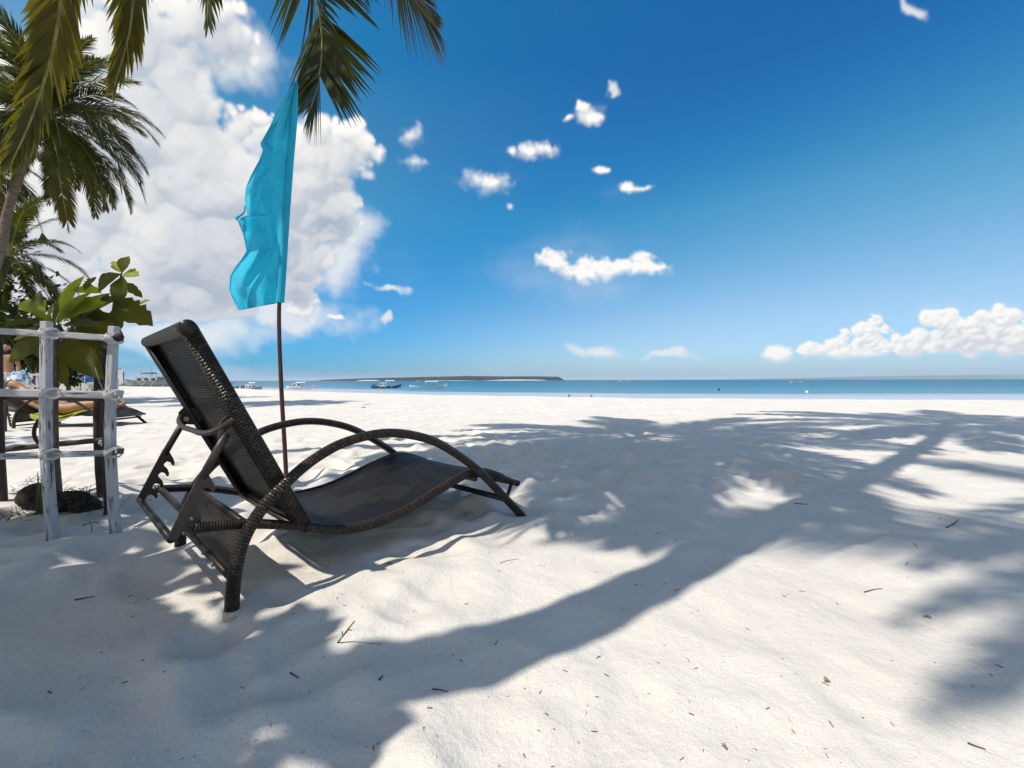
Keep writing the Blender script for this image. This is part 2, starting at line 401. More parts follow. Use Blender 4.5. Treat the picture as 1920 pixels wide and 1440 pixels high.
def wicker_mat(name, col=(0.028, 0.019, 0.0135), su=0.0205, sv=0.0105, kind='wrap', holes=0.0, spec=0.32, rough=0.34):
    """woven resin strips; UV in metres"""
    m, t, b = material(name)
    uv = t.new('ShaderNodeUVMap')
    s = t.sep(uv.outputs[0])
    wob = t.math('MULTIPLY', t.math('SUBTRACT', t.noise(uv.outputs[0], 14.0, 3, 0.6), 0.5), 1.1)
    u = t.math('ADD', t.math('DIVIDE', s[0], su), t.math('MULTIPLY', wob, 0.5)); v = t.math('ADD', t.math('DIVIDE', s[1], sv), wob)
    if kind == 'wrap':           # brick like courses around a tube
        row = t.math('FLOOR', v)
        u2 = t.math('ADD', u, t.math('MULTIPLY', t.math('MODULO', row, 2.0), 0.5))
        fu = t.math('ABSOLUTE', t.math('SUBTRACT', t.math('FRACT', u2), 0.5))
        fv = t.math('ABSOLUTE', t.math('SUBTRACT', t.math('FRACT', v), 0.5))
        hgt = t.math('MULTIPLY', t.maprange(fu, 0.5, 0.36), t.maprange(fv, 0.5, 0.28))
        cell = t.combine(row, t.math('FLOOR', u2))
        hole = None
    elif kind == 'coil':         # strip wound round a thin bar
        fv = t.math('ABSOLUTE', t.math('SUBTRACT', t.math('FRACT', t.math('ADD', v, t.math('MULTIPLY', u, 0.08))), 0.5))
        hgt = t.maprange(fv, 0.5, 0.2)
        cell = t.combine(t.math('FLOOR', v), 0.0)
        hole = None
    else:                        # plain weave panel
        par = t.math('MODULO', t.math('ADD', t.math('FLOOR', u), t.math('FLOOR', v)), 2.0)
        fu = t.math('ABSOLUTE', t.math('SUBTRACT', t.math('FRACT', u), 0.5))
        fv = t.math('ABSOLUTE', t.math('SUBTRACT', t.math('FRACT', v), 0.5))
        ha = t.math('MULTIPLY', t.maprange(fu, 0.5, 0.25), t.maprange(fv, 0.62, 0.2, 0.4, 1.0))
        hb = t.math('MULTIPLY', t.maprange(fv, 0.5, 0.25), t.maprange(fu, 0.62, 0.2, 0.4, 1.0))
        mxn = t.new('ShaderNodeMix', data_type='FLOAT')
        t.put(mxn.inputs[0], par); t.put(mxn.inputs[2], ha); t.put(mxn.inputs[3], hb)
        hgt = mxn.outputs[0]
        cell = t.combine(t.math('FLOOR', u), t.math('FLOOR', v))
        hole = t.math('MULTIPLY', t.math('GREATER_THAN', fu, 0.5 - holes), t.math('GREATER_THAN', fv, 0.5 - holes)) if holes else None
    wn = t.new('ShaderNodeTexWhiteNoise', noise_dimensions='3D'); t.put(wn.inputs['Vector'], cell)
    c = t.mix(wn.outputs['Value'], tuple(x * 0.6 for x in col), tuple(x * 1.9 for x in col))
    c = t.mix(t.maprange(hgt, 0.0, 0.35, 0.6, 0.0), c, tuple(x * 0.4 for x in col))
    tcn = t.new('ShaderNodeTexCoord')
    dust = t.maprange(t.noise(tcn.outputs['Object'], 9.0, 4, 0.65), 0.6, 0.85, 0.0, 0.10)
    c = t.mix(dust, c, (0.20, 0.17, 0.14))
    t.put(b.inputs['Base Color'], c)
    b.inputs['Roughness'].default_value = rough
    b.inputs['Specular IOR Level'].default_value = spec
    bn = t.new('ShaderNodeBump'); bn.inputs['Strength'].default_value = 1.0; bn.inputs['Distance'].default_value = 0.005
    t.put(bn.inputs['Height'], hgt); t.put(b.inputs['Normal'], bn.outputs[0])
    if hole is not None:
        tr = t.new('ShaderNodeBsdfTransparent')
        mx = t.new('ShaderNodeMixShader')
        t.put(mx.inputs[0], hole); t.put(mx.inputs[1], b.outputs[0]); t.put(mx.inputs[2], tr.outputs[0])
        t.put(m.node_tree.nodes['Material Output'].inputs[0], mx.outputs[0])
    return m

def painted_wood(name, paint, wood, amount=0.5):
    m, t, b = material(name)
    tcn = t.new('ShaderNodeTexCoord'); uv = t.new('ShaderNodeUVMap')
    v = t.vmath('ADD', t.vmath('MULTIPLY', uv.outputs[0], (60.0, 7.0, 1.0)), t.scale(tcn.outputs['Object'], 1.5))
    n = t.noise(v, 1.0, 6, 0.7, 0.3)
    n2 = t.noise(tcn.outputs['Object'], 7.0, 3, 0.5)
    k = t.math('ADD', n, t.math('MULTIPLY', t.math('SUBTRACT', n2, 0.5), 0.55))
    f = t.maprange(k, 0.66 - 0.14 * amount, 0.72 - 0.10 * amount)
    g1 = t.noise(v, 2.2, 4, 0.6)
    c = t.mix(f, t.mix(g1, tuple(x * 0.8 for x in paint), paint), t.mix(g1, tuple(x * 0.6 for x in wood), wood))
    t.put(b.inputs['Base Color'], c)
    b.inputs['Roughness'].default_value = 0.75
    b.inputs['Specular IOR Level'].default_value = 0.25
    bn = t.new('ShaderNodeBump'); bn.inputs['Strength'].default_value = 0.6; bn.inputs['Distance'].default_value = 0.003
    t.put(bn.inputs['Height'], t.math('SUBTRACT', g1, f)); t.put(b.inputs['Normal'], bn.outputs[0])
    return m

M = {}
M['sand'] = sand_mat()
M['water'] = water_mat()
M['wrap'] = wicker_mat('wicker_wrap')
M['coil'] = wicker_mat('wicker_coil', kind='coil', sv=0.008, su=0.01)
M['weave'] = wicker_mat('wicker_weave', (0.0095, 0.0074, 0.0064), kind='weave', su=0.013, sv=0.0095, holes=0.065, spec=0.16, rough=0.5)
M['weave_dense'] = wicker_mat('wicker_apron', (0.022, 0.015, 0.011), kind='weave', su=0.011, sv=0.009, holes=0.07)
M['brownmetal'] = simple('brown_painted_metal', (0.045, 0.031, 0.024), 0.42, 0.25, 40, 0.15)
M['blackmetal'] = simple('black_painted_metal', (0.012, 0.011, 0.011), 0.4, 0.2, 40, 0.1)
M['bolt'] = simple('steel_bolt', (0.42, 0.40, 0.38), 0.4, 0.2, 80, 0, 0.8)
M['cap'] = simple('worn_cream_cap', (0.52, 0.44, 0.32), 0.45, 0.3, 40, 0.2)
M['whitewood'] = painted_wood('white_painted_wood', (0.53, 0.52, 0.545), (0.14, 0.115, 0.10), 0.78)
M['darkwood'] = simple('dark_wet_wood', (0.042, 0.026, 0.019), 0.7, 0.4, 25, 0.5, stretch=(6, 6, 1))
M['polewood'] = simple('red_brown_pole_paint', (0.085, 0.026, 0.02), 0.55, 0.35, 30, 0.3, stretch=(8, 8, 1))
M['rope'] = simple('white_twine', (0.6, 0.58, 0.53), 0.8, 0.2, 60, 0.2)
M['trunk'] = simple('palm_bark', (0.13, 0.10, 0.075), 0.9, 0.4, 9, 0.6, stretch=(1, 1, 5))
M['bark'] = simple('tree_bark', (0.12, 0.09, 0.065), 0.9, 0.35, 18, 0.5)
M['rachis'] = simple('frond_rib', (0.20, 0.19, 0.045), 0.5, 0.35, 8)
M['frond'] = leafmat('palm_leaflet', (0.022, 0.036, 0.008), (0.062, 0.075, 0.012), 2.0, 0.35, 0.42, (0.20, 0.20, 0.010))
M['frond_gold'] = leafmat('palm_leaflet_sunlit_gold', (0.050, 0.055, 0.010), (0.13, 0.11, 0.014), 1.5, 0.38, 0.42, (0.30, 0.25, 0.012))  # yellower copy of the leaflet colour, with the sunlit glow put in
M['leaf'] = leafmat('almond_leaf', (0.040, 0.047, 0.008), (0.090, 0.088, 0.012), 9.0, 0.42, 0.55, (0.26, 0.24, 0.012))
M['leaf_young'] = leafmat('almond_leaf_young', (0.16, 0.19, 0.010), (0.28, 0.30, 0.014), 12.0, 0.5, 0.5, (0.6, 0.6, 0.02))
M['shrub'] = leafmat('shrub_leaf', (0.018, 0.034, 0.007), (0.055, 0.075, 0.012), 4.0, 0.35, 0.5, (0.18, 0.20, 0.014))
M['husk'] = simple('coconut_husk', (0.035, 0.024, 0.016), 0.95, 0.5, 60, 0.8)
M['soil'] = simple('dark_root_soil', (0.018, 0.014, 0.010), 0.95, 0.5, 50, 0.8)
M['grassblade'] = leafmat('grass_blade', (0.05, 0.08, 0.015), (0.12, 0.14, 0.03), 6, 0.35, 0.5)
M['twig'] = simple('dry_twig', (0.10, 0.065, 0.04), 0.9, 0.4, 40)
M['dryleaf'] = simple('dry_leaf', (0.40, 0.24, 0.12), 0.8, 0.3, 40, 0.2)
M['boatwhite'] = simple('boat_white_paint', (0.66, 0.68, 0.70), 0.4, 0.12, 2.0)
M['boatblue'] = simple('boat_blue_paint', (0.05, 0.16, 0.30), 0.4, 0.2, 2.0)
M['boatdark'] = simple('boat_dark_hull', (0.085, 0.095, 0.105), 0.5, 0.3, 2.0)
M['boatgrey'] = simple('boat_weathered_grey', (0.20, 0.21, 0.22), 0.6, 0.3, 2.0)
M['boatpale'] = simple('boat_pale_grey', (0.38, 0.40, 0.42), 0.6, 0.2, 2.0)
M['bamboo'] = simple('bamboo_outrigger', (0.42, 0.38, 0.30), 0.6, 0.2, 4.0)
M['canvas'] = simple('white_canvas', (0.74, 0.75, 0.76), 0.8, 0.08, 3.0)
M['tarp'] = simple('blue_tarp', (0.04, 0.17, 0.38), 0.6, 0.2, 3.0)
M['browntarp'] = simple('brown_tarp', (0.15, 0.09, 0.06), 0.7, 0.2, 3.0)
M['cream'] = simple('cream_board', (0.62, 0.57, 0.42), 0.7, 0.12, 8.0)
M['pink'] = simple('pink_cloth', (0.60, 0.30, 0.42), 0.8, 0.12, 8.0)
M['glass'] = simple('dark_glass', (0.02, 0.03, 0.035), 0.15, 0.2, 5.0, spec=0.6)
M['skin'] = simple('tanned_skin', (0.42, 0.22, 0.115), 0.5, 0.12, 6.0)
M['skin2'] = simple('brown_skin', (0.24, 0.12, 0.07), 0.5, 0.12, 6.0)
M['hair'] = simple('dark_hair', (0.012, 0.009, 0.008), 0.5, 0.3, 40)
M['green'] = simple('green_towel', (0.02, 0.34, 0.05), 0.9, 0.2, 30, 0.3)
M['towel'] = simple('yellow_green_towel', (0.42, 0.40, 0.06), 0.9, 0.2, 30, 0.3)
M['black_rubber'] = simple('black_buoy', (0.012, 0.012, 0.012), 0.5, 0.2, 10)

def island_mat(name, lo, hi, sc):
    m, t, b = material(name)
    geo = t.new('ShaderNodeNewGeometry')
    n = t.noise(geo.outputs['Position'], sc, 4, 0.65)
    t.put(b.inputs['Base Color'], t.mix(t.maprange(n, 0.35, 0.65), lo, hi))
    b.inputs['Roughness'].default_value = 0.9
    return m
M['island'] = island_mat('island_trees', (0.005, 0.016, 0.010), (0.016, 0.036, 0.018), 0.05)
M['hill'] = island_mat('far_hill_forest', (0.03, 0.05, 0.025), (0.06, 0.09, 0.04), 0.004)
M['islandbeach'] = simple('island_beach_sand', (0.60, 0.56, 0.50), 0.9, 0.15, 0.05)

def shorts_mat():
    m, t, b = material('patterned_shorts')
    tcn = t.new('ShaderNodeTexCoord')
    n = t.noise(tcn.outputs['Object'], 22.0, 2, 0.5, 1.5)
    f = t.maprange(t.math('ABSOLUTE', t.math('SUBTRACT', n, 0.5)), 0.03, 0.05)
    t.put(b.inputs['Base Color'], t.mix(f, (0.03, 0.025, 0.025), (0.62, 0.58, 0.54)))
    b.inputs['Roughness'].default_value = 0.85
    return m
M['shorts'] = shorts_mat()

def blotch_mat():
    m, t, b = material('blue_white_cloth')
    tcn = t.new('ShaderNodeTexCoord')
    n = t.noise(tcn.outputs['Object'], 9.0, 3, 0.6, 1.0)
    t.put(b.inputs['Base Color'], t.mix(t.maprange(n, 0.45, 0.55), (0.10, 0.20, 0.34), (0.62, 0.68, 0.74)))
    b.inputs['Roughness'].default_value = 0.9
    return m
M['bluecloth'] = blotch_mat()

def flag_mat():
    m, t, b = material('turquoise_flag_cloth')
    uv = t.new('ShaderNodeUVMap')
    n = t.noise(uv.outputs[0], 6.0, 4, 0.6)
    wv = t.noise(t.vmath('MULTIPLY', uv.outputs[0], (900, 900, 1)), 1.0, 1, 0.5)
    col = t.mix(t.maprange(n, 0.3, 0.7), (0.010, 0.56, 0.78), (0.018, 0.64, 0.84))
    t.put(b.inputs['Base Color'], col)
    b.inputs['Roughness'].default_value = 0.7
    b.inputs['Specular IOR Level'].default_value = 0.25
    b.inputs['Sheen Weight'].default_value = 0.15
    tr = t.new('ShaderNodeBsdfTranslucent'); t.put(tr.inputs[0], col)
    mx = t.new('ShaderNodeMixShader'); mx.inputs[0].default_value = 0.40
    bn = t.new('ShaderNodeBump'); bn.inputs['Strength'].default_value = 0.12; bn.inputs['Distance'].default_value = 0.001
    t.put(bn.inputs['Height'], wv); t.put(b.inputs['Normal'], bn.outputs[0])
    t.put(mx.inputs[1], b.outputs[0]); t.put(mx.inputs[2], tr.outputs[0])
    t.put(m.node_tree.nodes['Material Output'].inputs[0], mx.outputs[0])
    return m
M['flag'] = flag_mat()

# ------------------------------------------------------------------ mesh helpers
class MB:
    def __init__(self):
        self.v = []; self.f = []; self.uv = []; self.mi = []
    def face(self, idx, uvs=None, mi=0):
        self.f.append(tuple(idx)); self.uv.append(uvs or [(0, 0)] * len(idx)); self.mi.append(mi)
    def tube(self, pts, rad, sides=10, caps=True, mi=0, squash=None, up=None):
        pts = [Vector(p) for p in pts]
        n = len(pts)
        if not hasattr(rad, '__len__'): rad = [rad] * n
        base = len(self.v)
        nrm = None; L = 0.0; Ls = []
        for i, p in enumerate(pts):
            tan = (pts[min(i + 1, n - 1)] - pts[max(i - 1, 0)]).normalized()
            if nrm is None:
                a = Vector(up) if up else (Vector((0, 0, 1)) if abs(tan.z) < 0.9 else Vector((1, 0, 0)))
                nrm = (a - tan * a.dot(tan)).normalized()
            else:
                nrm = (nrm - tan * nrm.dot(tan)).normalized()
            bi = tan.cross(nrm)
            if i: L += (p - pts[i - 1]).length
            Ls.append(L)
            sq = squash or (1, 1)
            for k in range(sides):
                a = 2 * PI * k / sides
                self.v.append(p + (nrm * math.cos(a) * sq[0] + bi * math.sin(a) * sq[1]) * rad[i])
        rm = max(rad)
        per = 2 * PI * rm
        for i in range(n - 1):
            for k in range(sides):
                k2 = (k + 1) % sides
                a = base + i * sides
                u0 = per * k / sides; u1 = per * (k + 1) / sides
                self.face((a + k, a + k2, a + sides + k2, a + sides + k), [(u0, Ls[i]), (u1, Ls[i]), (u1, Ls[i + 1]), (u0, Ls[i + 1])], mi)
        if caps:
            self.face([base + k for k in range(sides)][::-1], None, mi)
            self.face([base + (n - 1) * sides + k for k in range(sides)], None, mi)
        return self
    def box(self, c, size, rot=None, mi=0):
        c = Vector(c); sx, sy, sz = [s / 2 for s in size]
        base = len(self.v)
        for x in (-sx, sx):
            for y in (-sy, sy):
                for z in (-sz, sz):
                    p = Vector((x, y, z))
                    if rot is not None: p = rot @ p
                    self.v.append(c + p)
        for q in ((0, 1, 3, 2), (4, 6, 7, 5), (0, 4, 5, 1), (2, 3, 7, 6), (0, 2, 6, 4), (1, 5, 7, 3)):
            self.face([base + i for i in q], [(0, 0), (size[1], 0), (size[1], size[2]), (0, size[2])], mi)
        return self
    def bar(self, a, b, w, h, mi=0, up=(0, 0, 1)):
        """a rectangular bar from a to b"""
        a = Vector(a); b = Vector(b)
        s = 1.0
        self.tube([a, b], max(w, h) / math.sqrt(2), 4, True, mi, up=up)
        return self
    def grid(self, fn, nu, nv, uvfn=None, mi=0, flip=False):
        base = len(self.v)
        for j in range(nv + 1):
            for i in range(nu + 1):
                self.v.append(Vector(fn(i / nu, j / nv)))
        for j in range(nv):
            for i in range(nu):
                a = base + j * (nu + 1) + i
                q = (a, a + 1, a + nu + 2, a + nu + 1)
                st = [(i / nu, j / nv), ((i + 1) / nu, j / nv), ((i + 1) / nu, (j + 1) / nv), (i / nu, (j + 1) / nv)]
                uvs = [uvfn(*x) for x in st] if uvfn else st
                if flip: q = q[::-1]; uvs = uvs[::-1]
                self.face(q, uvs, mi)
        return self
    def prism(self, poly, origin, ax, ay, depth, mi=0):
        """flat outline (list of 2D) extruded by vector depth; ear clip left to Blender"""
        o = Vector(origin); ax = Vector(ax); ay = Vector(ay); dv = Vector(depth)
        base = len(self.v); n = len(poly)
        for (x, y) in poly: self.v.append(o + ax * x + ay * y - dv / 2)
        for (x, y) in poly: self.v.append(o + ax * x + ay * y + dv / 2)
        self.face([base + i for i in range(n)][::-1], None, mi)
        self.face([base + n + i for i in range(n)], None, mi)
        for i in range(n):
            j = (i + 1) % n
            self.face((base + i, base + j, base + n + j, base + n + i), None, mi)
        return self
    def blob(self, c, r, seg=12, rings=8, jit=0.0, sq=(1, 1, 1), mi=0, rnd=None):
        c = Vector(c); base = len(self.v)
        rnd = rnd or random
        for j in range(rings + 1):
            th = PI * j / rings
            for i in range(seg):
                ph = 2 * PI * i / seg
                rr = r * (1 + rnd.uniform(-jit, jit))
                self.v.append(c + Vector((rr * sq[0] * math.sin(th) * math.cos(ph), rr * sq[1] * math.sin(th) * math.sin(ph), rr * sq[2] * math.cos(th))))
        for j in range(rings):
            for i in range(seg):
                i2 = (i + 1) % seg
                a = base + j * seg
                self.face((a + i, a + seg + i, a + seg + i2, a + i2), None, mi)
        return self
    def mesh(self, name, mats, smooth=True):
        me = bpy.data.meshes.new(name)
        me.from_pydata([tuple(x) for x in self.v], [], self.f)
        ul = me.uv_layers.new(name='UVMap')
        flat = [c for f in self.uv for uv in f for c in uv[:2]]
        if len(flat) == len(ul.data) * 2: ul.data.foreach_set('uv', flat)
        for m in (mats if isinstance(mats, (list, tuple)) else [mats]): me.materials.append(m)
        if any(self.mi): me.polygons.foreach_set('material_index', self.mi)
        me.polygons.foreach_set('use_smooth', [smooth] * len(me.polygons))
        me.update()
        return me
    def build(self, name, mats, parent=None, smooth=True):
        return link(name, self.mesh(name, mats, smooth), parent)

def link(name, data, parent=None):
    o = bpy.data.objects.new(name, data); COL.objects.link(o)
    if parent is not None: o.parent = parent
    return o
def tag(o, label=None, cat=None, group=None, kind=None):
    if label: o['label'] = label
    if cat: o['category'] = cat
    if group: o['group'] = group
    if kind: o['kind'] = kind
    return o
def empty(name, loc=(0, 0, 0), rz=0.0, label=None, cat=None, group=None):
    o = bpy.data.objects.new(name, None); COL.objects.link(o)
    o.empty_display_size = 0.1
    o.location = loc; o.rotation_euler = (0, 0, rz)
    return tag(o, label, cat, group)
def copy_tree(o, parent=None):
    c = o.copy(); COL.objects.link(c); c.parent = parent
    for ch in list(o.children): copy_tree(ch, c)
    return c
def spline(pts, n):
    """Catmull-Rom through pts, n samples"""
    p = [Vector(x) for x in pts]
    p = [p[0] * 2 - p[1]] + p + [p[-1] * 2 - p[-2]]
    m = len(p) - 3; out = []
    for i in range(n):
        t = i / (n - 1) * m; k = min(int(t), m - 1); t -= k
        a, b, c, d_ = p[k:k + 4]
        out.append(0.5 * ((2 * b) + (c - a) * t + (2 * a - 5 * b + 4 * c - d_) * t * t + (3 * b - a - 3 * c + d_) * t ** 3))
    return out
def at(px, py, Y):
    """place in the scene that the photograph shows at (px, py), Y metres ahead"""
    return Vector(((px - 960.0) / F_PX * Y, Y, CAM_H + (712.5 - 0.0025 * (px - 960) - py) / F_PX * Y))

# ------------------------------------------------------------------ terrain
CREST_X = np.array([-600, -200, -80, -45, -26, -17, -4, 6, 17, 60, 200, 600.0])
CREST_Y = np.array([330, 130, 76, 54, 40, 31, 21, 16.4, 14.2, 9, -5, -60.0])
WATER_Z = -1.2
_rng = np.random.RandomState(11)
_perm = _rng.permutation(256); _perm = np.concatenate([_perm, _perm])
_ga = _rng.uniform(0, 2 * PI, 256); _gx, _gy = np.cos(_ga), np.sin(_ga)
def perlin(x, y):
    xi = np.floor(x).astype(int); yi = np.floor(y).astype(int)
    xf = x - xi; yf = y - yi
    u = xf ** 3 * (xf * (xf * 6 - 15) + 10); v = yf ** 3 * (yf * (yf * 6 - 15) + 10)
    def gr(ix, iy, dx, dy):
        h = _perm[(_perm[ix & 255] + iy) & 255]
        return _gx[h] * dx + _gy[h] * dy
    a = gr(xi, yi, xf, yf); b = gr(xi + 1, yi, xf - 1, yf)
    c = gr(xi, yi + 1, xf, yf - 1); d_ = gr(xi + 1, yi + 1, xf - 1, yf - 1)
    return (a + (b - a) * u) + ((c + (d_ - c) * u) - (a + (b - a) * u)) * v
def crest(x): return np.interp(x, CREST_X, CREST_Y)
# footprints and scuffs
_pr = np.random.RandomState(5)
PITS = []
for k in range(900):
    r_ = 0.5 + 13 * _pr.rand() ** 1.2; a_ = _pr.uniform(-1.15, 1.15)
    PITS.append((r_ * math.sin(a_), r_ * math.cos(a_), _pr.uniform(0, PI), _pr.uniform(0.09, 0.16), _pr.uniform(0.05, 0.09), _pr.uniform(0.010, 0.030)))
for k in range(260):              # trodden sand round the lounger and beyond it
    PITS.append((_pr.normal(-0.3, 1.3), _pr.normal(3.2, 1.0), _pr.uniform(0, PI), _pr.uniform(0.09, 0.17), _pr.uniform(0.06, 0.10), _pr.uniform(0.014, 0.034)))
def height(x, y):
    x = np.asarray(x, float); y = np.asarray(y, float)
    n = 0.026 * perlin(x * 0.45 + 3.1, y * 0.45) + 0.016 * perlin(x * 1.3, y * 1.3 + 7) + 0.007 * perlin(x * 2.9 + 9, y * 2.9) + 0.0035 * perlin(x * 6.5, y * 6.5 + 2)
    rid = 1 - np.abs(perlin(x * 2.1 + 20, y * 3.0 + 5)) * 2.2
    rough = np.clip((y - 1.4 - 0.35 * x) / 1.6, 0.15, 1.0)      # the foreground at right is smoother
    n = n + 0.017 * rid * (0.5 + perlin(x * 0.7, y * 0.7 + 30)) * rough
    crumb = np.abs(perlin(x * 11.0 + 4, y * 11.0)) + 0.5 * np.abs(perlin(x * 23.0, y * 23.0 + 8))
    n = n + 0.0055 * crumb * (0.4 + 0.6 * rough)
    h = n + 0.008
    for (cx, cy, a, l, w, dp) in PITS:
        m = (np.abs(x - cx) < 0.5) & (np.abs(y - cy) < 0.5)
        if not m.any(): continue
        dx = x[m] - cx; dy = y[m] - cy
        p = (dx * math.cos(a) + dy * math.sin(a)) / l; q = (-dx * math.sin(a) + dy * math.cos(a)) / w
        rr = p * p + q * q
        dp = dp * (0.75 if cy - 0.35 * cx > 2.3 else (0.34 if cx < -0.2 else 0.16))
        h[m] += -dp * np.exp(-rr * rr * 0.7) + dp * 0.55 * np.exp(-((np.sqrt(rr) - 1.7) ** 2) * 3.5)
    s = y - crest(x)
    drop = np.where(s > 0, 0.088 * (np.sqrt(s * s + 2.25) - 1.5), 0.0)
    fade = np.clip(1 - s / 10, 0.1, 1)
    return np.maximum(h * fade - drop, -6.0)
def gz(x, y): return float(height(np.array([x]), np.array([y]))[0])

def np_mesh(name, V, Q):
    me = bpy.data.meshes.new(name)
    me.vertices.add(len(V)); me.vertices.foreach_set('co', V.astype(np.float32).ravel())
    me.loops.add(Q.size); me.loops.foreach_set('vertex_index', Q.astype(np.int32).ravel())
    me.polygons.add(len(Q))
    me.polygons.foreach_set('loop_start', np.arange(0, Q.size, Q.shape[1], dtype=np.int32))
    me.polygons.foreach_set('loop_total', np.full(len(Q), Q.shape[1], dtype=np.int32))
    me.polygons.foreach_set('use_smooth', np.ones(len(Q), dtype=bool))
    me.update(calc_edges=True)
    return me

def polar(radii, angs):
    nr, na = len(radii), len(angs)
    RR, AA = np.meshgrid(radii, angs, indexing='ij')
    X = RR * np.sin(AA); Y = RR * np.cos(AA)
    i = np.arange(nr - 1)[:, None]; j = np.arange(na)[None, :]
    j2 = (j + 1) % na
    Q = np.stack([i * na + j, i * na + j2, (i + 1) * na + j2, (i + 1) * na + j], -1).reshape(-1, 4)
    return X.ravel(), Y.ravel(), Q

front = np.linspace(R(-66), R(66), 720)
back = np.linspace(R(66), R(294), 130)[1:-1]
angs = np.concatenate([front, back])
radii = np.concatenate([[0.02, 0.2], np.geomspace(0.42, 40, 740), np.geomspace(42, 900, 45)])
X, Y, Q = polar(radii, angs)
Z = height(X, Y)
me = np_mesh('sand_ground', np.stack([X, Y, Z], 1), Q[:, ::-1])
me.materials.append(M['sand'])
ground = tag(link('sand_ground', me), 'white sand beach covered with footprints', None, None, 'structure')

radii = np.geomspace(2, 40000, 120)
angs = np.linspace(0, 2 * PI, 241)[:-1]
X, Y, Q = polar(radii, angs)
me = np_mesh('sea_water', np.stack([X, Y, np.full_like(X, WATER_Z)], 1), Q[:, ::-1])
me.materials.append(M['water'])
sh = me.attributes.new('shore', 'FLOAT', 'POINT')
sh.data.foreach_set('value', np.clip(Y - crest(X) - 13, -50, 1000).astype(np.float32))
tag(link('sea_water', me), 'calm turquoise sea beyond the beach', None, None, 'structure')

# low wooded island across the water
def island(name, x0, x1, dist, prof, depth, seed, mat, label, step, rough):
    rs = np.random.RandomState(seed)
    n = int((x1 - x0) / step); m = 26
    xs = np.linspace(x0, x1, n); t = np.linspace(0, 1, n)
    V = []; 
    hp = np.interp(t, [p[0] for p in prof], [p[1] for p in prof])
    for j in range(m):
        w = j / (m - 1)
        for i in range(n):
            base = hp[i] * math.sin(PI * min(1, max(0, w))) ** 0.45
            bump = rs.rand() * rough * min(1, hp[i] / 8) if 0 < j < m - 1 else 0
            V.append((xs[i], dist + (w - 0.5) * depth * (0.4 + 0.6 * math.sin(PI * t[i]) ** 0.5), WATER_Z - 0.3 + base + bump))
    V = np.array(V)
    i = np.arange(n - 1)[None, :]; j = np.arange(m - 1)[:, None]
    Q = np.stack([j * n + i, j * n + i + 1, (j + 1) * n + i + 1, (j + 1) * n + i], -1).reshape(-1, 4)
    me = np_mesh(name, V, Q); me.materials.append(mat)
    return tag(link(name, me), label, None, None, 'structure')
isl = island('island', -740, 200, 1650, [(0, 0.5), (0.03, 4), (0.2, 8), (0.45, 13), (0.6, 15.5), (0.75, 14), (0.9, 13.5), (0.975, 12), (0.99, 6), (1, 0.5)], 260, 3, M['island'],
             'low dark green wooded island across the water', 4.0, 3.2)
mb = MB()
for (xa, xb) in ((-330, -120), (-110, 130), (-560, -470)):
    mb.grid(lambda u, v, xa=xa, xb=xb: (xa + (xb - xa) * u, 1650 - 128 - 6 * math.sin(PI * u) + 20 * v, WATER_Z + 0.05 + 3.6 * v * math.sin(PI * u) ** 0.5), 24, 2)
mb.build('beach_strip', M['islandbeach'], isl)
island('far_hills', 5000, 15500, 9500, [(0, 1), (0.12, 22), (0.3, 62), (0.45, 84), (0.6, 92), (0.75, 80), (0.9, 86), (1, 60)], 2500, 8, M['hill'],
       'hazy blue far hills along the right horizon', 60.0, 8)

# ------------------------------------------------------------------ haze over the sea
hz = MB()
HZ = 42000.0
hz.box((0, 0, 48.0), (2 * HZ, 2 * HZ, 112.0))
hm = bpy.data.materials.new('sea_haze'); hm.use_nodes = True
ht = NT(hm.node_tree); hm.node_tree.nodes.clear()
pv = ht.new('ShaderNodeVolumePrincipled')
pv.inputs['Color'].default_value = (0.80, 0.88, 0.97, 1)
pv.inputs['Density'].default_value = 0.00009
pv.inputs['Anisotropy'].default_value = 0.0
ho = ht.new('ShaderNodeOutputMaterial'); ht.put(ho.inputs['Volume'], pv.outputs[0])
tag(hz.build('haze', hm, None, False), 'pale sea haze in the distance', None, None, 'stuff')

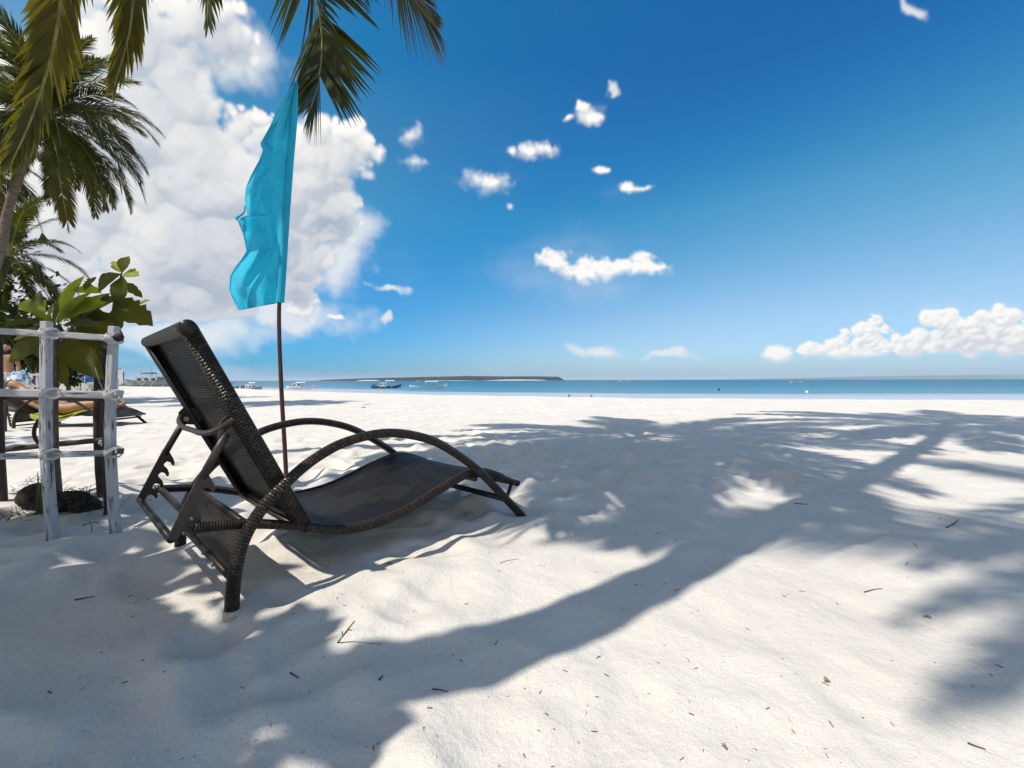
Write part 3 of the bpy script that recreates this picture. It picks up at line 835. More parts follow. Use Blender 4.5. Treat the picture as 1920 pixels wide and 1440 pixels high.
# ------------------------------------------------------------------ palms
def leaflets(mb, pts, rnd, lmax, side_amt=0.8, fwd=0.6, drop=0.5, n=60, width=0.034, start=0.12, mi=0, gap=0.04, segs=3, split_tip=True):
    """leaflets along a rachis given as dense points"""
    m = len(pts) - 1
    for i in range(n):
        s = start + (1 - start) * (i + 0.5) / n
        for sd in (-1, 1):
            if rnd.random() < gap: continue
            ss = min(0.999, max(0.0, s + rnd.uniform(-0.5, 0.5) / n))
            k = min(int(ss * m), m - 1); p = pts[k].lerp(pts[k + 1], ss * m - k)
            tan = (pts[k + 1] - pts[k]).normalized()
            side = tan.cross(Vector((0, 0, 1)))
            if side.length < 0.15: side = tan.cross(Vector((0.3, 1, 0)))
            side.normalize()
            nrm = side.cross(tan).normalized()
            prof = (math.sin(PI * min(1, (ss - start) / (1 - start) * 0.80 + 0.14))) ** 0.7
            l = lmax * prof * rnd.uniform(0.85, 1.1)
            f = fwd + 0.55 * ss
            dr = (side * sd * side_amt * (1.1 - 0.45 * ss) + tan * f + nrm * rnd.uniform(-0.05, 0.25)).normalized()
            wv = width * (0.7 + 0.5 * prof)
            q = p; base = len(mb.v)
            droop = drop * rnd.uniform(0.6, 1.3)
            for j in range(segs + 1):
                tt = j / segs
                w = wv * (0.45 + 1.2 * tt if tt < 0.4 else 1.0 * (1 - tt) / 0.6 + 0.03)
                wd = dr.cross(nrm)
                if wd.length < 0.1: wd = tan
                wd.normalize()
                mb.v.append(q + wd * w * 0.5); mb.v.append(q - wd * w * 0.5)
                dr = (dr + Vector((0, 0, -1)) * droop / segs * (0.4 + tt)).normalized()
                q = q + dr * l / segs
            for j in range(segs):
                a = base + 2 * j
                mb.face((a, a + 1, a + 3, a + 2), None, mi)

def make_frond_mesh(name, pts, rnd, lmax=0.62, n=60, width=0.034, drop=0.5, gold=False, fwd=0.6, side=0.8, rr=0.022):
    rib = MB(); m = len(pts)
    rib.tube(pts, [rr * (1 - 0.85 * i / (m - 1)) + 0.003 for i in range(m)], 6, True)
    lf = MB(); leaflets(lf, pts, rnd, lmax, side, fwd, drop, n, width)
    return rib.mesh('rachis', M['rachis']), lf.mesh('leaflets', M['frond_gold' if gold else 'frond'], False)

def arc(e0, L, bend, rnd, n=22):
    p = Vector((0, 0, 0)); out = [p.copy()]; tw = rnd.uniform(-0.25, 0.25)
    for i in range(n):
        s = (i + 1) / n
        e = max(R(-86), e0 - bend * s ** 1.25); a = tw * s * s
        p = p + Vector((math.cos(e) * math.cos(a), math.cos(e) * math.sin(a), math.sin(e))) * L / n
        out.append(p.copy())
    return out

FROND = []
for k, (e0, bend) in enumerate([(78, 55), (62, 85), (48, 95), (32, 95), (14, 85), (-6, 75), (-28, 58), (-45, 40)]):
    rnd = random.Random(40 + k)
    FROND.append(make_frond_mesh('frond_%d' % k, arc(R(e0), 3.5, R(bend), rnd), rnd, 0.74, 84, 0.044, 0.62, gold=(k == 7)))

def palm(label, base, mid, top, r0, nf, seed, scale=1.0, extra=(), skip=None, group=None, low=True, more=()):
    rnd = random.Random(seed)
    root = empty('palm_tree', base, 0, label, 'palm tree', group)
    b = Vector(base)
    mids = mid if isinstance(mid, list) else [mid]
    pts = spline([Vector((0, 0, -0.25))] + [Vector(q) - b for q in mids] + [Vector(top) - b], 60)
    rad = []
    for i in range(60):
        t = i / 59
        rad.append(r0 * (1.45 - 0.45 * min(1, t * 9)) * (1 - 0.32 * t) * (1 + (0.05 if i % 2 else -0.02)))
    MB().tube(pts, rad, 14).build('trunk', M['trunk'], root)
    tp = Vector(top) - b
    # fibrous heart of the crown
    h = MB(); h.tube([tp - Vector((0, 0, 0.25)), tp, tp + Vector((0, 0, 0.35 * scale)), tp + Vector((0.02, 0, 0.8 * scale))], [r0 * 0.7, r0 * 1.25 * scale, r0 * 0.7 * scale, 0.02], 10)
    h.build('crown_heart', M['rachis'], root)
    for k in range(nf + len(more)):
        a = k * 2.39996 + rnd.uniform(-0.2, 0.2)
        lv = int((k / nf) * (8 if low else 6) + rnd.uniform(-0.4, 0.4)); lv = max(0, min(7, lv))
        if k >= nf: a, lv = more[k - nf]
        if skip and skip(a, lv): continue
        rm, lm = FROND[lv]
        fr = link('frond', rm, root)
        fr.location = tp + Vector((math.cos(a) * r0 * 0.6, math.sin(a) * r0 * 0.6, 0.1 * scale - 0.03 * lv))
        fr.rotation_euler = (rnd.uniform(-0.12, 0.12), rnd.uniform(-0.1, 0.1), a)
        s = scale * rnd.uniform(0.88, 1.1); fr.scale = (s, s, s)
        tag(link('leaflets', lm, fr), kind='stuff')
    for (cpts, lmax, n, drop, gold, fw, sd) in extra:
        rnd2 = random.Random(seed * 31 + n)
        wp = spline([Vector(q) - b for q in cpts], 34)
        rm, lm = make_frond_mesh('frond_special', wp, rnd2, lmax, n, 0.042, drop, gold, fw, sd, 0.02)
        fr = link('frond', rm, root); tag(link('leaflets', lm, fr), kind='stuff')
    return root

# crown whose trunk stands behind the photographer and whose shadow crosses the sand
def shadow_pos(px, py, H):
    g_ = Vector(((px - 960.0) / F_PX * 604.0 / (py - 712.5), 604.0 / (py - 712.5), 0))
    return g_ - Vector((D_SUN.x, D_SUN.y, 0)) / -D_SUN.z * H + Vector((0, 0, H))
palm('tall coconut palm whose trunk shadow crosses the sand, standing behind the viewpoint', (-2.95, 0.0, 0), [(-2.45, -0.04, 1.3), (-1.93, 0.0, 2.6), (-1.62, 0.02, 3.3), (-0.99, 0.51, 5.0), (0.65, 1.9, 8.3)], tuple(shadow_pos(1775, 797, 11.0)), 0.135, 26, 5)

# overhead palm: fronds hang into the top of the picture
C2 = Vector((-1.75, 3.0, 6.4))
def P2(*q): return at(*q)
extra2 = [
    ([C2, C2 + Vector((0.15, 0.7, 0.25)), P2(575, -260, 4.05), P2(590, -60, 4.25), P2(608, 70, 4.3), P2(602, 150, 4.3), P2(586, 205, 4.28)], 0.86, 130, 0.22, False, 0.50, 1.0),
    ([C2, C2 + Vector((0.6, 0.55, 0.3)), P2(690, -280, 4.0), P2(745, -70, 4.2), P2(785, 10, 4.25), P2(815, 50, 4.25)], 0.74, 84, 0.7, True, 0.6, 1.0),
    ([C2, C2 + Vector((-0.1, 0.75, 0.25)), P2(420, -240, 4.3), P2(402, -90, 4.5), P2(396, 48, 4.5)], 0.56, 64, 0.25, False, 0.75, 0.6),
    ([C2, C2 + Vector((-0.6, 0.4, 0.2)), P2(300, -260, 3.7), P2(264, -60, 3.85), P2(250, 60, 3.9), P2(220, 165, 3.9)], 0.52, 74, 0.25, True, 0.85, 0.45),
    ([C2, C2 + Vector((-0.9, 0.1, 0.15)), P2(200, -260, 3.2), P2(135, -60, 3.3), P2(108, 90, 3.35), P2(66, 220, 3.35), P2(25, 310, 3.35)], 0.44, 90, 0.3, True, 0.75, 0.62),
    ([C2, C2 + Vector((0.35, 0.65, 0.3)), P2(640, -300, 3.9), P2(668, -110, 4.1), P2(690, 5, 4.15)], 0.5, 60, 0.4, False, 0.7, 0.7),
]
palm('overhanging coconut palm whose fronds, some coloured as if sunlit, hang into the top left of the view', (-5.9, -0.4, 0), (-4.6, 0.8, 2.9), tuple(C2), 0.13, 30, 9, 0.95, extra2,
     skip=lambda a, lv: lv >= 4 and math.sin(a) > -0.35,
     more=[(-2.4, 3), (-2.1, 4), (-1.9, 3), (-1.7, 4), (-1.5, 2), (-1.3, 3), (-2.7, 4), (-2.3, 5), (-1.8, 6)])
# palm behind the viewpoint on the right hand side: its fronds streak the sand on the right
palm('coconut palm standing behind the viewpoint, throwing frond shadows on the right', (0.6, -5.6, 0), (0.1, -4.2, 4.5), (-0.95, -1.85, 9.0), 0.14, 22, 14, 1.0, skip=lambda a, lv: lv >= 4 or math.cos(a) > 0.75 or lv == 2,
     extra=[([(-0.95, -1.85, 9.0)] + [tuple(shadow_pos(*q)) for q in ql], 0.36, 30 + k, 0.5, False, 0.8, 0.6) for k, ql in enumerate((
         ((2250, 930, 9.0), (1950, 945, 8.6), (1760, 1000, 8.0)), ((2350, 1060, 8.9), (2000, 1080, 8.4), (1690, 1170, 7.6)), ((2350, 1180, 8.7), (2000, 1230, 8.1), (1750, 1350, 7.4)), ((2300, 1000, 8.8), (1960, 1010, 8.4), (1720, 1075, 7.8))))])
# palms on the left beside the beach
palm('leaning coconut palm with a full drooping crown, left of the flag', (-15.0, 11.0, 0), [tuple(at(-6, 500, 11.0)), tuple(at(18, 400, 11.0)), tuple(at(50, 310, 11.0))], tuple(at(98, 222, 11.0)), 0.105, 60, 21, 0.70)
palm('low young coconut palm behind the wooden plant guard', (-16.4, 12.2, 0), (-15.6, 12.6, 2.6), tuple(at(20, 478, 13.0)), 0.15, 26, 33, 0.6)
palm('tall coconut palm at the left edge of the view', (-21.5, 12.5, 0), (-20.8, 13.3, 4.5), tuple(at(-60, 290, 14.5)), 0.16, 34, 27, 0.85)

# ------------------------------------------------------------------ broad-leaved trees and shrubs
def leaf_shape(mb, base, dirv, up, l, w, bend=0.25, fold=0.25, nick=0.0, rnd=random, mi=0, nseg=7, belly=0.62):
    """one broad leaf: obovate blade, folded at the midrib, bent along its length, with bites out of the edge"""
    dirv = Vector(dirv).normalized(); up = Vector(up)
    up = (up - dirv * up.dot(dirv)).normalized(); side = dirv.cross(up)
    st = len(mb.v); q = Vector(base)
    for i in range(nseg + 1):
        t = i / nseg
        wd = w * (math.sin(PI * t ** (0.9 if belly < 0.6 else 1.12)) ** 1.05) * 0.56 + 0.0015
        a = wd * (1 - nick * rnd.random() * (1 if 0.35 < t else 0)); b = wd * (1 - nick * rnd.random() * (1 if 0.35 < t else 0))
        mb.v.append(q - side * a + up * fold * a); mb.v.append(q.copy()); mb.v.append(q + side * b + up * fold * b)
        dirv = (dirv - up * bend / nseg).normalized(); up = (up - dirv * up.dot(dirv)).normalized()
        q = q + dirv * l / nseg
    for i in range(nseg):
        a = st + 3 * i
        mb.face((a, a + 1, a + 4, a + 3), None, mi); mb.face((a + 1, a + 2, a + 5, a + 4), None, mi)

def broad_tree(label, base, clumps, nleaf, ll, seed, name='almond_tree', cat='tree', mat='leaf', trunk_r=0.09, rad=0.55, group=None):
    rnd = random.Random(seed); b = Vector(base)
    root = empty(name, base, 0, label, cat, group)
    cs = [Vector(c) - b for c in clumps]
    cen = sum(cs, Vector()) / len(cs)
    fork = Vector((cen.x * 0.35, cen.y * 0.35, max(0.15, cen.z * 0.5)))
    tr = MB(); tr.tube(spline([Vector((0, 0, -0.15)), fork * 0.5 + Vector((0.05, 0, 0)), fork], 10), [trunk_r * (1.3 - 0.06 * i) for i in range(10)], 9)
    tr.build('trunk', M['bark'], root)
    for c in cs:
        MB().tube(spline([fork * 0.92, fork.lerp(c, 0.5) + Vector((0, 0, 0.12)), c], 8), [trunk_r * 0.55 * (1 - 0.1 * i) for i in range(8)], 6).build('branch', M['bark'], root)
    mb = MB()
    for c in cs:
        for k in range(nleaf):
            v = Vector((rnd.gauss(0, 1), rnd.gauss(0, 1), rnd.gauss(0, 0.7))).normalized() * rad * rnd.uniform(0.15, 1.0)
            dv = (v.normalized() + Vector((0, 0, rnd.uniform(-0.5, 0.4)))).normalized()
            leaf_shape(mb, c + v, dv, Vector((rnd.uniform(-.5, .5), rnd.uniform(-.5, .5), 1)), ll * rnd.uniform(0.7, 1.2), ll * 0.48, 0.5, 0.2, 0, rnd, 0, 4)
    tag(mb.build('crown', M[mat], root, False), kind='stuff')
    return root
# shade tree just outside the frame on the left, behind the viewpoint
rnd = random.Random(77)
def shade(px, py, H, jit=0.0):
    return shadow_pos(px, py, H)
cl_ = [shade(120, 1290, 3.2), shade(40, 1120, 3.0), shade(330, 1310, 3.4), shade(-150, 1240, 3.2), shade(200, 1420, 3.1), shade(30, 1420, 3.5), shade(180, 1140, 3.3), shade(-120, 1080, 3.0), shade(290, 1400, 2.7), shade(60, 1350, 3.0), shade(-60, 1180, 3.4), shade(170, 1370, 3.6)]
cl_ += [Vector(q) for q in ((-3.6, 0.9, 3.1), (-3.95, 0.45, 3.3), (-4.1, 1.2, 3.25), (-3.45, 0.55, 2.7), (-4.3, 0.7, 3.5), (-3.8, 1.35, 3.6))]
broad_tree('broad-leaved shade tree beside the viewpoint, dappling the sand at lower left', (-3.6, -1.0, 0), cl_, 62, 0.21, 5, rad=0.36)
for i, (px, py, Y, r, s, lab) in enumerate([
        (66, 640, 12.9, 0.85, 3, 'dark green shrub behind the wooden plant guard, nearest the shirtless man'),
        (92, 662, 13.4, 0.7, 4, 'broad-leaved shrub beside the white wooden rack'),
        (-60, 600, 13.5, 1.5, 6, 'large dark bush at the left edge of the view'),
        (40, 575, 14.5, 1.5, 8, 'dense dark tree under the low young palm'),
        (-40, 480, 16.0, 1.8, 9, 'dark leafy tree behind the palms at the left edge'),
        (128, 692, 15.0, 0.5, 12, 'small bright shrub in front of the beached boats')]):
    c = at(px, py, Y); rr = random.Random(s)
    cl_ = [c + Vector((rr.uniform(-r, r), rr.uniform(-r, r) * 0.8, rr.uniform(-r, r) * 0.6)) for _ in range(9)]
    for q in cl_: q.z = max(q.z, 0.25)
    broad_tree(lab, (c.x, c.y, 0), cl_, 100, 0.19 + 0.025 * r, s, 'shrub' if r < 1.3 else 'leafy_tree', 'shrub' if r < 1.3 else 'tree', 'shrub', 0.05, r * 0.55)

for i, (c, r, s, lab) in enumerate([((-6.4, -1.6, 4.2), 1.5, 51, 'unseen tree added to block sky light, outside the left edge, behind the shade tree'),
                                    ((-4.6, -4.6, 4.6), 1.7, 53, 'unseen tree added to block sky light, behind the viewpoint, farthest from the sea'),
                                    ((-9.5, 2.4, 4.0), 1.4, 54, 'unseen tree added to block sky light, outside the left edge, beyond the plant guard')]):
    rr = random.Random(s); c = Vector(c)  # unseen trees, added to darken the ambient light over the left side
    cl_ = [c + Vector((rr.uniform(-r, r), rr.uniform(-r, r), rr.uniform(-r, r) * 0.6)) for _ in range(12)]
    broad_tree(lab, (c.x, c.y, 0), cl_, 90, 0.26, s, 'leafy_tree', 'tree', 'shrub', 0.10, r * 0.5)

# ------------------------------------------------------------------ sun lounger
LX, LY, LTH = -0.833, 1.46, 0.829
ARCH = [(-0.125, -0.06), (-0.123, 0.02), (-0.117, 0.115), (-0.098, 0.214), (-0.069, 0.280), (-0.022, 0.345), (0.040, 0.402), (0.118, 0.460), (0.221, 0.510), (0.335, 0.534),
        (0.442, 0.537), (0.556, 0.517), (0.684, 0.472), (0.824, 0.389), (0.949, 0.298), (1.083, 0.176), (1.233, 0.035), (1.30, -0.03)]
RAIL = [(-0.213, 0.303), (-0.1, 0.287), (0.0, 0.262), (0.115, 0.222), (0.211, 0.188), (0.345, 0.166), (0.491, 0.174), (0.62, 0.205), (0.711, 0.235), (0.813, 0.265), (0.90, 0.284), (0.965, 0.286), (1.05, 0.266), (1.15, 0.226), (1.262, 0.176)]
LW = 0.70
def rail_z(u):
    return float(np.interp(u, [r[0] for r in RAIL], [r[1] for r in RAIL]))
def make_lounger():
    root = empty('sun_lounger')
    for w, nm in ((-0.035, 'near'), (LW + 0.035, 'far')):
        pts = spline([(u, w, z) for u, z in ARCH], 90)
        rad = [0.0225 - 0.004 * math.sin(PI * i / 89) for i in range(90)]
        a = MB().tube(pts, rad, 14).build('arch_leg', M['wrap'], root)
        tp = spline([(-0.1262, w, -0.05), (-0.1245, w, 0.0), (-0.1225, w, 0.03)], 6)
        MB().tube(tp, [0.0245] * 6, 14).build('foot_cap', M['cap'], a)
    for w in (0.0, LW):
        pts = spline([(u, w, z) for u, z in RAIL], 80)
        MB().tube(pts, 0.0165, 12).build('side_rail', M['coil'], root)
    # seat sling hung between the rails
    us = np.linspace(0.085, 1.245, 47)
    sm_ = spline([(u, 0, z) for u, z in RAIL], 400)
    su = [p.x for p in sm_]; sz = [p.z for p in sm_]
    def seat(u, v):
        x = 0.085 + (1.245 - 0.085) * v; w = u * LW
        e = min(1.0, 4 * min(u, 1 - u))
        return (x, w, float(np.interp(x, su, sz)) + 0.0175 - 0.012 * math.sin(PI * u) ** 0.7 - (0.006 if u in (0.0, 1.0) else 0))
    MB().grid(seat, 24, 60, lambda u, v: (u * LW, v * 1.24)).build('seat_sling', M['weave'], root)
    # strip wrapping the sling over each rail
    for w, s in ((0.0, -1), (LW, 1)):
        pts = spline([(u, w, z + 0.002) for u, z in RAIL if u > 0.05 and u < 1.26], 70)
        MB().tube(pts, 0.0205, 12).build('edge_wrap', M['wrap'], root)
    # backrest
    pv, tp = Vector((0.118, 0, 0.222)), Vector((-0.222, 0, 0.918))
    ax = (tp - pv).normalized(); nb = Vector((ax.z, 0, -ax.x))       # nb points to the sitter
    br = empty('backrest'); br.parent = root
    L = (tp - pv).length
    for w in (0.005, LW - 0.005):
        q = pv + Vector((0, w, 0))
        MB().tube([q, q + ax * L * 0.33, q + ax * L * 0.66, q + ax * L], 0.021, 12, squash=(1.25, 0.85), up=tuple(nb)).build('side_tube', M['wrap'], br)
    MB().tube([tp + Vector((0, w, 0)) + nb * -0.004 for w in np.linspace(-0.022, LW + 0.022, 14)], 0.023, 14).build('top_roll', M['wrap'], br)
    def bk(u, v):
        return pv + ax * (L * v) + Vector((0, 0.005 + u * (LW - 0.01), 0)) + nb * (0.008 - 0.016 * math.sin(PI * u) * math.sin(PI * v))
    MB().grid(bk, 16, 20, lambda u, v: (u * LW, v * L)).build('woven_panel', M['weave'], br)
    # a dark inner liner frame of flat bars
    for w in (0.03, LW - 0.03):
        q = pv + Vector((0, w, 0)) - nb * 0.016
        MB().tube([q, q + ax * L * 0.97], 0.012, 4).build('inner_bar', M['blackmetal'], br)
    # bowed strap across the back
    c = pv + ax * L * 0.60
    MB().tube(spline([c + Vector((0, 0.0, 0)) - nb * 0.015, c + Vector((0, 0.05, -0.02)) - nb * 0.055, c + Vector((0, 0.18, -0.035)) - nb * 0.07, c + Vector((0, 0.35, -0.037)) - nb * 0.07,
                      c + Vector((0, LW - 0.18, -0.035)) - nb * 0.07, c + Vector((0, LW - 0.05, -0.02)) - nb * 0.055, c + Vector((0, LW, 0.0)) - nb * 0.015], 40), 0.010, 8).build('strap_bar', M['brownmetal'], br)
    # prop: two ratchet plates joined by a bar
    pr = empty('ratchet_prop'); pr.parent = root
    bolt = Vector((-0.112, 0, 0.592)); ptop = Vector((-0.178, 0, 0.462)); pbot = Vector((-0.262, 0, 0.274))
    for w, s in ((0.03, -1), (LW - 0.03, 1)):
        o = Vector((0, w, 0))
        MB().tube([bolt + o, bolt.lerp(ptop, 0.5) + o, ptop + o + (pbot - ptop) * 0.08], 0.0125, 10).build('prop_tube', M['brownmetal'], pr)
        # bracket that carries the bolt
        k = MB(); k.prism([(-0.028, -0.02), (0.05, -0.03), (0.065, 0.03), (0.0, 0.055), (-0.022, 0.03)], bolt + o, (1, 0, 0), (0, 0, 1), (0, 0.012, 0))
        k.build('bracket', M['brownmetal'], pr, False)
        MB().tube([bolt + o + Vector((0, -0.012, 0)), bolt + o + Vector((0, -0.019, 0))], 0.011, 6).build('bolt', M['bolt'] if s > 0 else M['brownmetal'], pr, False)
        # plate with four hooks along its front edge
        ya = (pbot - ptop); H = ya.length; ya.normalize(); xa = Vector((-ya.z, 0, ya.x))
        if xa.x < 0: xa = -xa
        poly = [(-0.012, 0.0), (-0.012, H)]
        edge = [(0.012, H)]
        y = H - 0.012
        ny = 4; st = (H - 0.02) / ny
        for i in range(ny):
            yb = H - 0.008 - i * st
            edge += [(0.016, yb - 0.002), (0.016, yb - st * 0.25), (0.021, yb - st * 0.42), (0.033, yb - st * 0.40), (0.045, yb - st * 0.18),
                     (0.050, yb - st * 0.22), (0.047, yb - st * 0.48), (0.036, yb - st * 0.78)]
        edge += [(0.012, 0.0)]
        pl = MB(); pl.prism(poly + edge, ptop + o, xa, ya, (0, 0.007, 0))
        pl.build('ratchet_plate', M['brownmetal'], pr, False)
    MB().tube([pbot + Vector((0, 0.03, 0)), pbot + Vector((0, LW - 0.03, 0))], 0.0115, 10).build('foot_bar', M['coil'], pr)
    # bars of the under-frame
    def bar(name, a, b, r=0.013, mat='coil'):
        return MB().tube([a, Vector(a).lerp(Vector(b), 0.5), b], r, 10).build(name, M[mat], root)
    bar('rear_rod', (-0.196, 0.0, 0.303), (-0.196, LW, 0.303), 0.0125)
    bar('pivot_rod', (0.10, -0.005, 0.222), (0.10, LW + 0.005, 0.222), 0.013, 'brownmetal')
    bar('front_cross_bar', (1.13, -0.03, 0.122), (1.13, LW + 0.03, 0.122), 0.0155, 'blackmetal')
    bar('hump_cross_bar', (0.93, -0.03, 0.262), (0.93, LW + 0.03, 0.262), 0.014)
    bar('foot_end_bar', (1.26, -0.02, 0.178), (1.26, LW + 0.02, 0.178), 0.017, 'wrap')
    for w in (-0.012, LW + 0.012):
        bar('rail_link', (1.215, w, 0.185), (1.165, w, 0.095), 0.010, 'blackmetal')
        bar('apron_post', (-0.055, w, 0.285), (-0.115, w, 0.115), 0.010, 'brownmetal')
    bar('apron_rail', (-0.064, -0.02, 0.272), (-0.064, LW + 0.02, 0.272), 0.0125)
    bar('apron_rail', (-0.118, -0.02, 0.122), (-0.118, LW + 0.02, 0.122), 0.0125)
    MB().grid(lambda u, v: (-0.116 + 0.052 * v, LW * u, 0.125 + 0.145 * v), 10, 6, lambda u, v: (u * LW, v * 0.155)).build('apron', M['weave_dense'], root)
    for w in (0.15, LW - 0.1):
        MB().tube([(-0.1315, w, 0.122), (-0.137, w, 0.121)], 0.009, 10).build('screw_cap', M['bolt'], root, False)
    return root
lounger = make_lounger()
lounger.location = (LX, LY, 0.0); lounger.rotation_euler = (0, 0, LTH)
tag(lounger, 'dark brown wicker sun lounger with arched legs and raised backrest, beside the turquoise flag', 'sun lounger', 'wicker sun loungers on the beach')
l2 = copy_tree(lounger)
l2.location = (-7.72, 6.75, -0.01); l2.rotation_euler = (0, 0, 0.12)
tag(l2, 'dark sun lounger with a person lying on it, seen through the wooden plant guard', 'sun lounger', 'wicker sun loungers on the beach')
for ch in l2.children:            # its backrest is let down lower
    if ch.name.startswith(('backrest', 'ratchet_prop')):
        T = Matrix.Translation((0.118, 0, 0.222)) @ Matrix.Rotation(R(-34), 4, 'Y') @ Matrix.Translation((-0.118, 0, -0.222))
        ch.matrix_local = T

# ------------------------------------------------------------------ flag
pole_pts = [at(538, 905, 3.2), at(534, 860, 3.2), at(528, 740, 3.2), at(524, 600, 3.2), at(529, 520, 3.2), at(538, 400, 3.2), at(548, 260, 3.2), at(556, 162, 3.2)]
pole_pts[0].z = -0.3
pb = Vector((pole_pts[0].x, pole_pts[0].y, 0))
fl = empty('beach_flag', tuple(pb), 0, 'tall turquoise feather flag on a red-brown pole behind the lounger', 'flag')
MB().tube([p - pb for p in spline(pole_pts, 40)], [0.0165 - 0.005 * i / 39 for i in range(40)], 10).build('pole', M['polewood'], fl)
LE = [(558, 158), (545, 175), (528, 207), (508, 245), (492, 273), (498, 284), (490, 303), (474, 332), (465, 353), (463, 375), (465, 395), (468, 405), (468, 408), (447, 411), (452, 422), (459, 440), (463, 458), (465, 472),
      (455, 488), (443, 503), (434, 519), (432, 544), (440, 563), (449, 581)]
RE = [(562, 157), (561, 175), (558, 215), (554, 260), (550, 300), (546, 350), (542, 400), (537, 470), (533, 530), (530, 566)]
def poly_at(lst, t):
    n = len(lst) - 1; k = min(int(t * n), n - 1); f = t * n - k
    return (lst[k][0] * (1 - f) + lst[k + 1][0] * f, lst[k][1] * (1 - f) + lst[k + 1][1] * f)
def by_y(lst, y):
    ys = [p[1] for p in lst]; xs = [p[0] for p in lst]
    return float(np.interp(y, ys, xs))
def flag_pt(u, v):
    yr = 157 + (566 - 157) * v
    xr = by_y(RE, yr)
    xl, yl = poly_at(LE, v)
    yl2 = 158 + (581 - 158) * v; xl2 = by_y(sorted(LE, key=lambda q: q[1]), yl2)
    px = xr + (xl2 - xr) * u; py = yr + (yl2 - yr) * u
    wid = (xr - xl2) / 100.0
    fold = 0.085 * math.sin(u * 7.5 + v * 9.0 - 1.0) * u + 0.045 * math.sin(u * 13 - v * 14.0 + 0.6) * u + 0.03 * math.sin(v * 23 + u * 4) * u * u + 0.012 * math.sin(v * 41 + u * 17) * u - 0.05 * (1 - abs(math.sin(u * 4.2 + v * 5.2 + 0.4))) ** 3 * u - 0.04 * (1 - abs(math.sin(u * 3.1 - v * 7.5 + 1.9))) ** 4 * min(1, u * 2) + 0.007 * math.sin(v * 67 - u * 31 + 1.0) * u * (1 - u)
    sleeve = 0.0
    return at(px, py, 3.2 + fold * min(1.0, wid + 0.3) - 0.02 * math.sin(min(1, u / 0.14) * PI)) - pb
fm = MB().grid(flag_pt, 44, 110, lambda u, v: (u * 0.35, v * 1.65))
fo = fm.build('cloth', M['flag'], fl)
sl = MB()
sl.tube([at(by_y(RE, y) - 3, y, 3.2) - pb for y in np.linspace(157, 567, 30)], [0.012 + 0.014 * min(1, i / 4) for i in range(30)], 12, False)
sl.build('sleeve', M['flag'], fl)
hm_ = MB()
hm_.tube([Vector(flag_pt(u, 1.0)) for u in np.linspace(0, 1, 30)], 0.0045, 6)
hm_.tube([Vector(flag_pt(1.0, v)) for v in np.linspace(0.02, 1, 80)], 0.0035, 6)
hm_.build('hem', M['flag'], fl)
rag = MB()
rag.tube([p - pb for p in spline([at(466, 408, 3.21), at(452, 413, 3.22), at(446, 410, 3.2), at(460, 400, 3.2), at(462, 386, 3.19)], 14)], [0.012, 0.012, 0.011, 0.011, 0.010, 0.010, 0.009, 0.008, 0.008, 0.007, 0.006, 0.005, 0.005, 0.004], 6)
rag.build('torn_edge', M['flag'], fl)

# ------------------------------------------------------------------ plant guard: white rails in front, dark posts behind
gb = Vector((-2.35, 2.3, 0))
pg = empty('plant_guard', tuple(gb), 0, 'square wooden plant guard with flaking white front rails and dark back posts', 'fence')
def stick(name, pts, r, mat, sides=8, parent=pg, org=gb, taper=0.93, seed=0):
    flat = mat == 'whitewood'
    rr = random.Random(seed + len(pg.children))
    n = 16
    sp = spline([Vector(p) - org for p in pts], n) if len(pts) > 2 else [Vector(pts[0]).lerp(Vector(pts[1]), i / (n - 1)) - org for i in range(n)]
    k_ = 1.16 if flat else 1.0
    up_ = ((1, -1, 0.02) if abs(sp[-1].z - sp[0].z) > 0.4 else (0.02, -1, 1)) if flat else None
    mb = MB().tube(sp, [r * k_ * (1 - (1 - taper) * i / (n - 1)) * rr.uniform(0.96, 1.04) for i in range(n)], 4 if flat else sides, up=up_)
    ob = mb.build(name, M[mat], parent, not flat)
    if flat:
        bv = ob.modifiers.new('bevel', 'BEVEL'); bv.width = 0.004; bv.segments = 2; bv.limit_method = 'ANGLE'
    return ob
# white posts
stick('post', [at(99, 1022, 1.985) - Vector((0, 0, 0.1)), at(86, 860, 1.98), at(86, 740, 1.98), at(89, 603, 1.98)], 0.0215, 'whitewood', 6)
stick('post', [at(216, 1008, 2.05) - Vector((0, 0, 0.1)), at(206, 850, 2.05), at(208, 735, 2.05), at(215, 612, 2.05)], 0.021, 'whitewood', 6)
stick('post', [at(-95, 1028, 1.98) - Vector((0, 0, 0.1)), at(-100, 600, 1.98)], 0.0215, 'whitewood', 6)
for (a, b, r) in (((-140, 612, 1.95), (222, 635, 2.03), 0.0185), ((-140, 733, 1.95), (216, 741, 2.025), 0.022), ((-140, 861, 1.95), (214, 849, 2.025), 0.0175)):
    stick('rail', [at(*a), at(*b)], r, 'whitewood', 7)
# twine lashings at the crossings
for (px, py, Y) in ((88, 625, 1.955), (88, 738, 1.955), (86, 853, 1.955), (211, 634, 2.0), (207, 741, 2.0), (206, 849, 2.0)):
    c = at(px, py, Y) - gb
    mb = MB()
    for k in range(4):
        sg = 1 if k % 2 else -1
        dg = Vector((sg, 0, 1)).normalized() * 0.031; dy = Vector((0, 0.038, 0)); off = Vector((-sg, 0, 1)).normalized() * (0.004 if k > 1 else -0.004)
        cc = c + Vector((0, 0.012, 0)) + off
        mb.tube([cc + dg * math.cos(q) + dy * math.sin(q) for q in np.linspace(0, 2 * PI, 21)], 0.0026, 5, False)
    mb.build('lashing', M['rope'], pg)
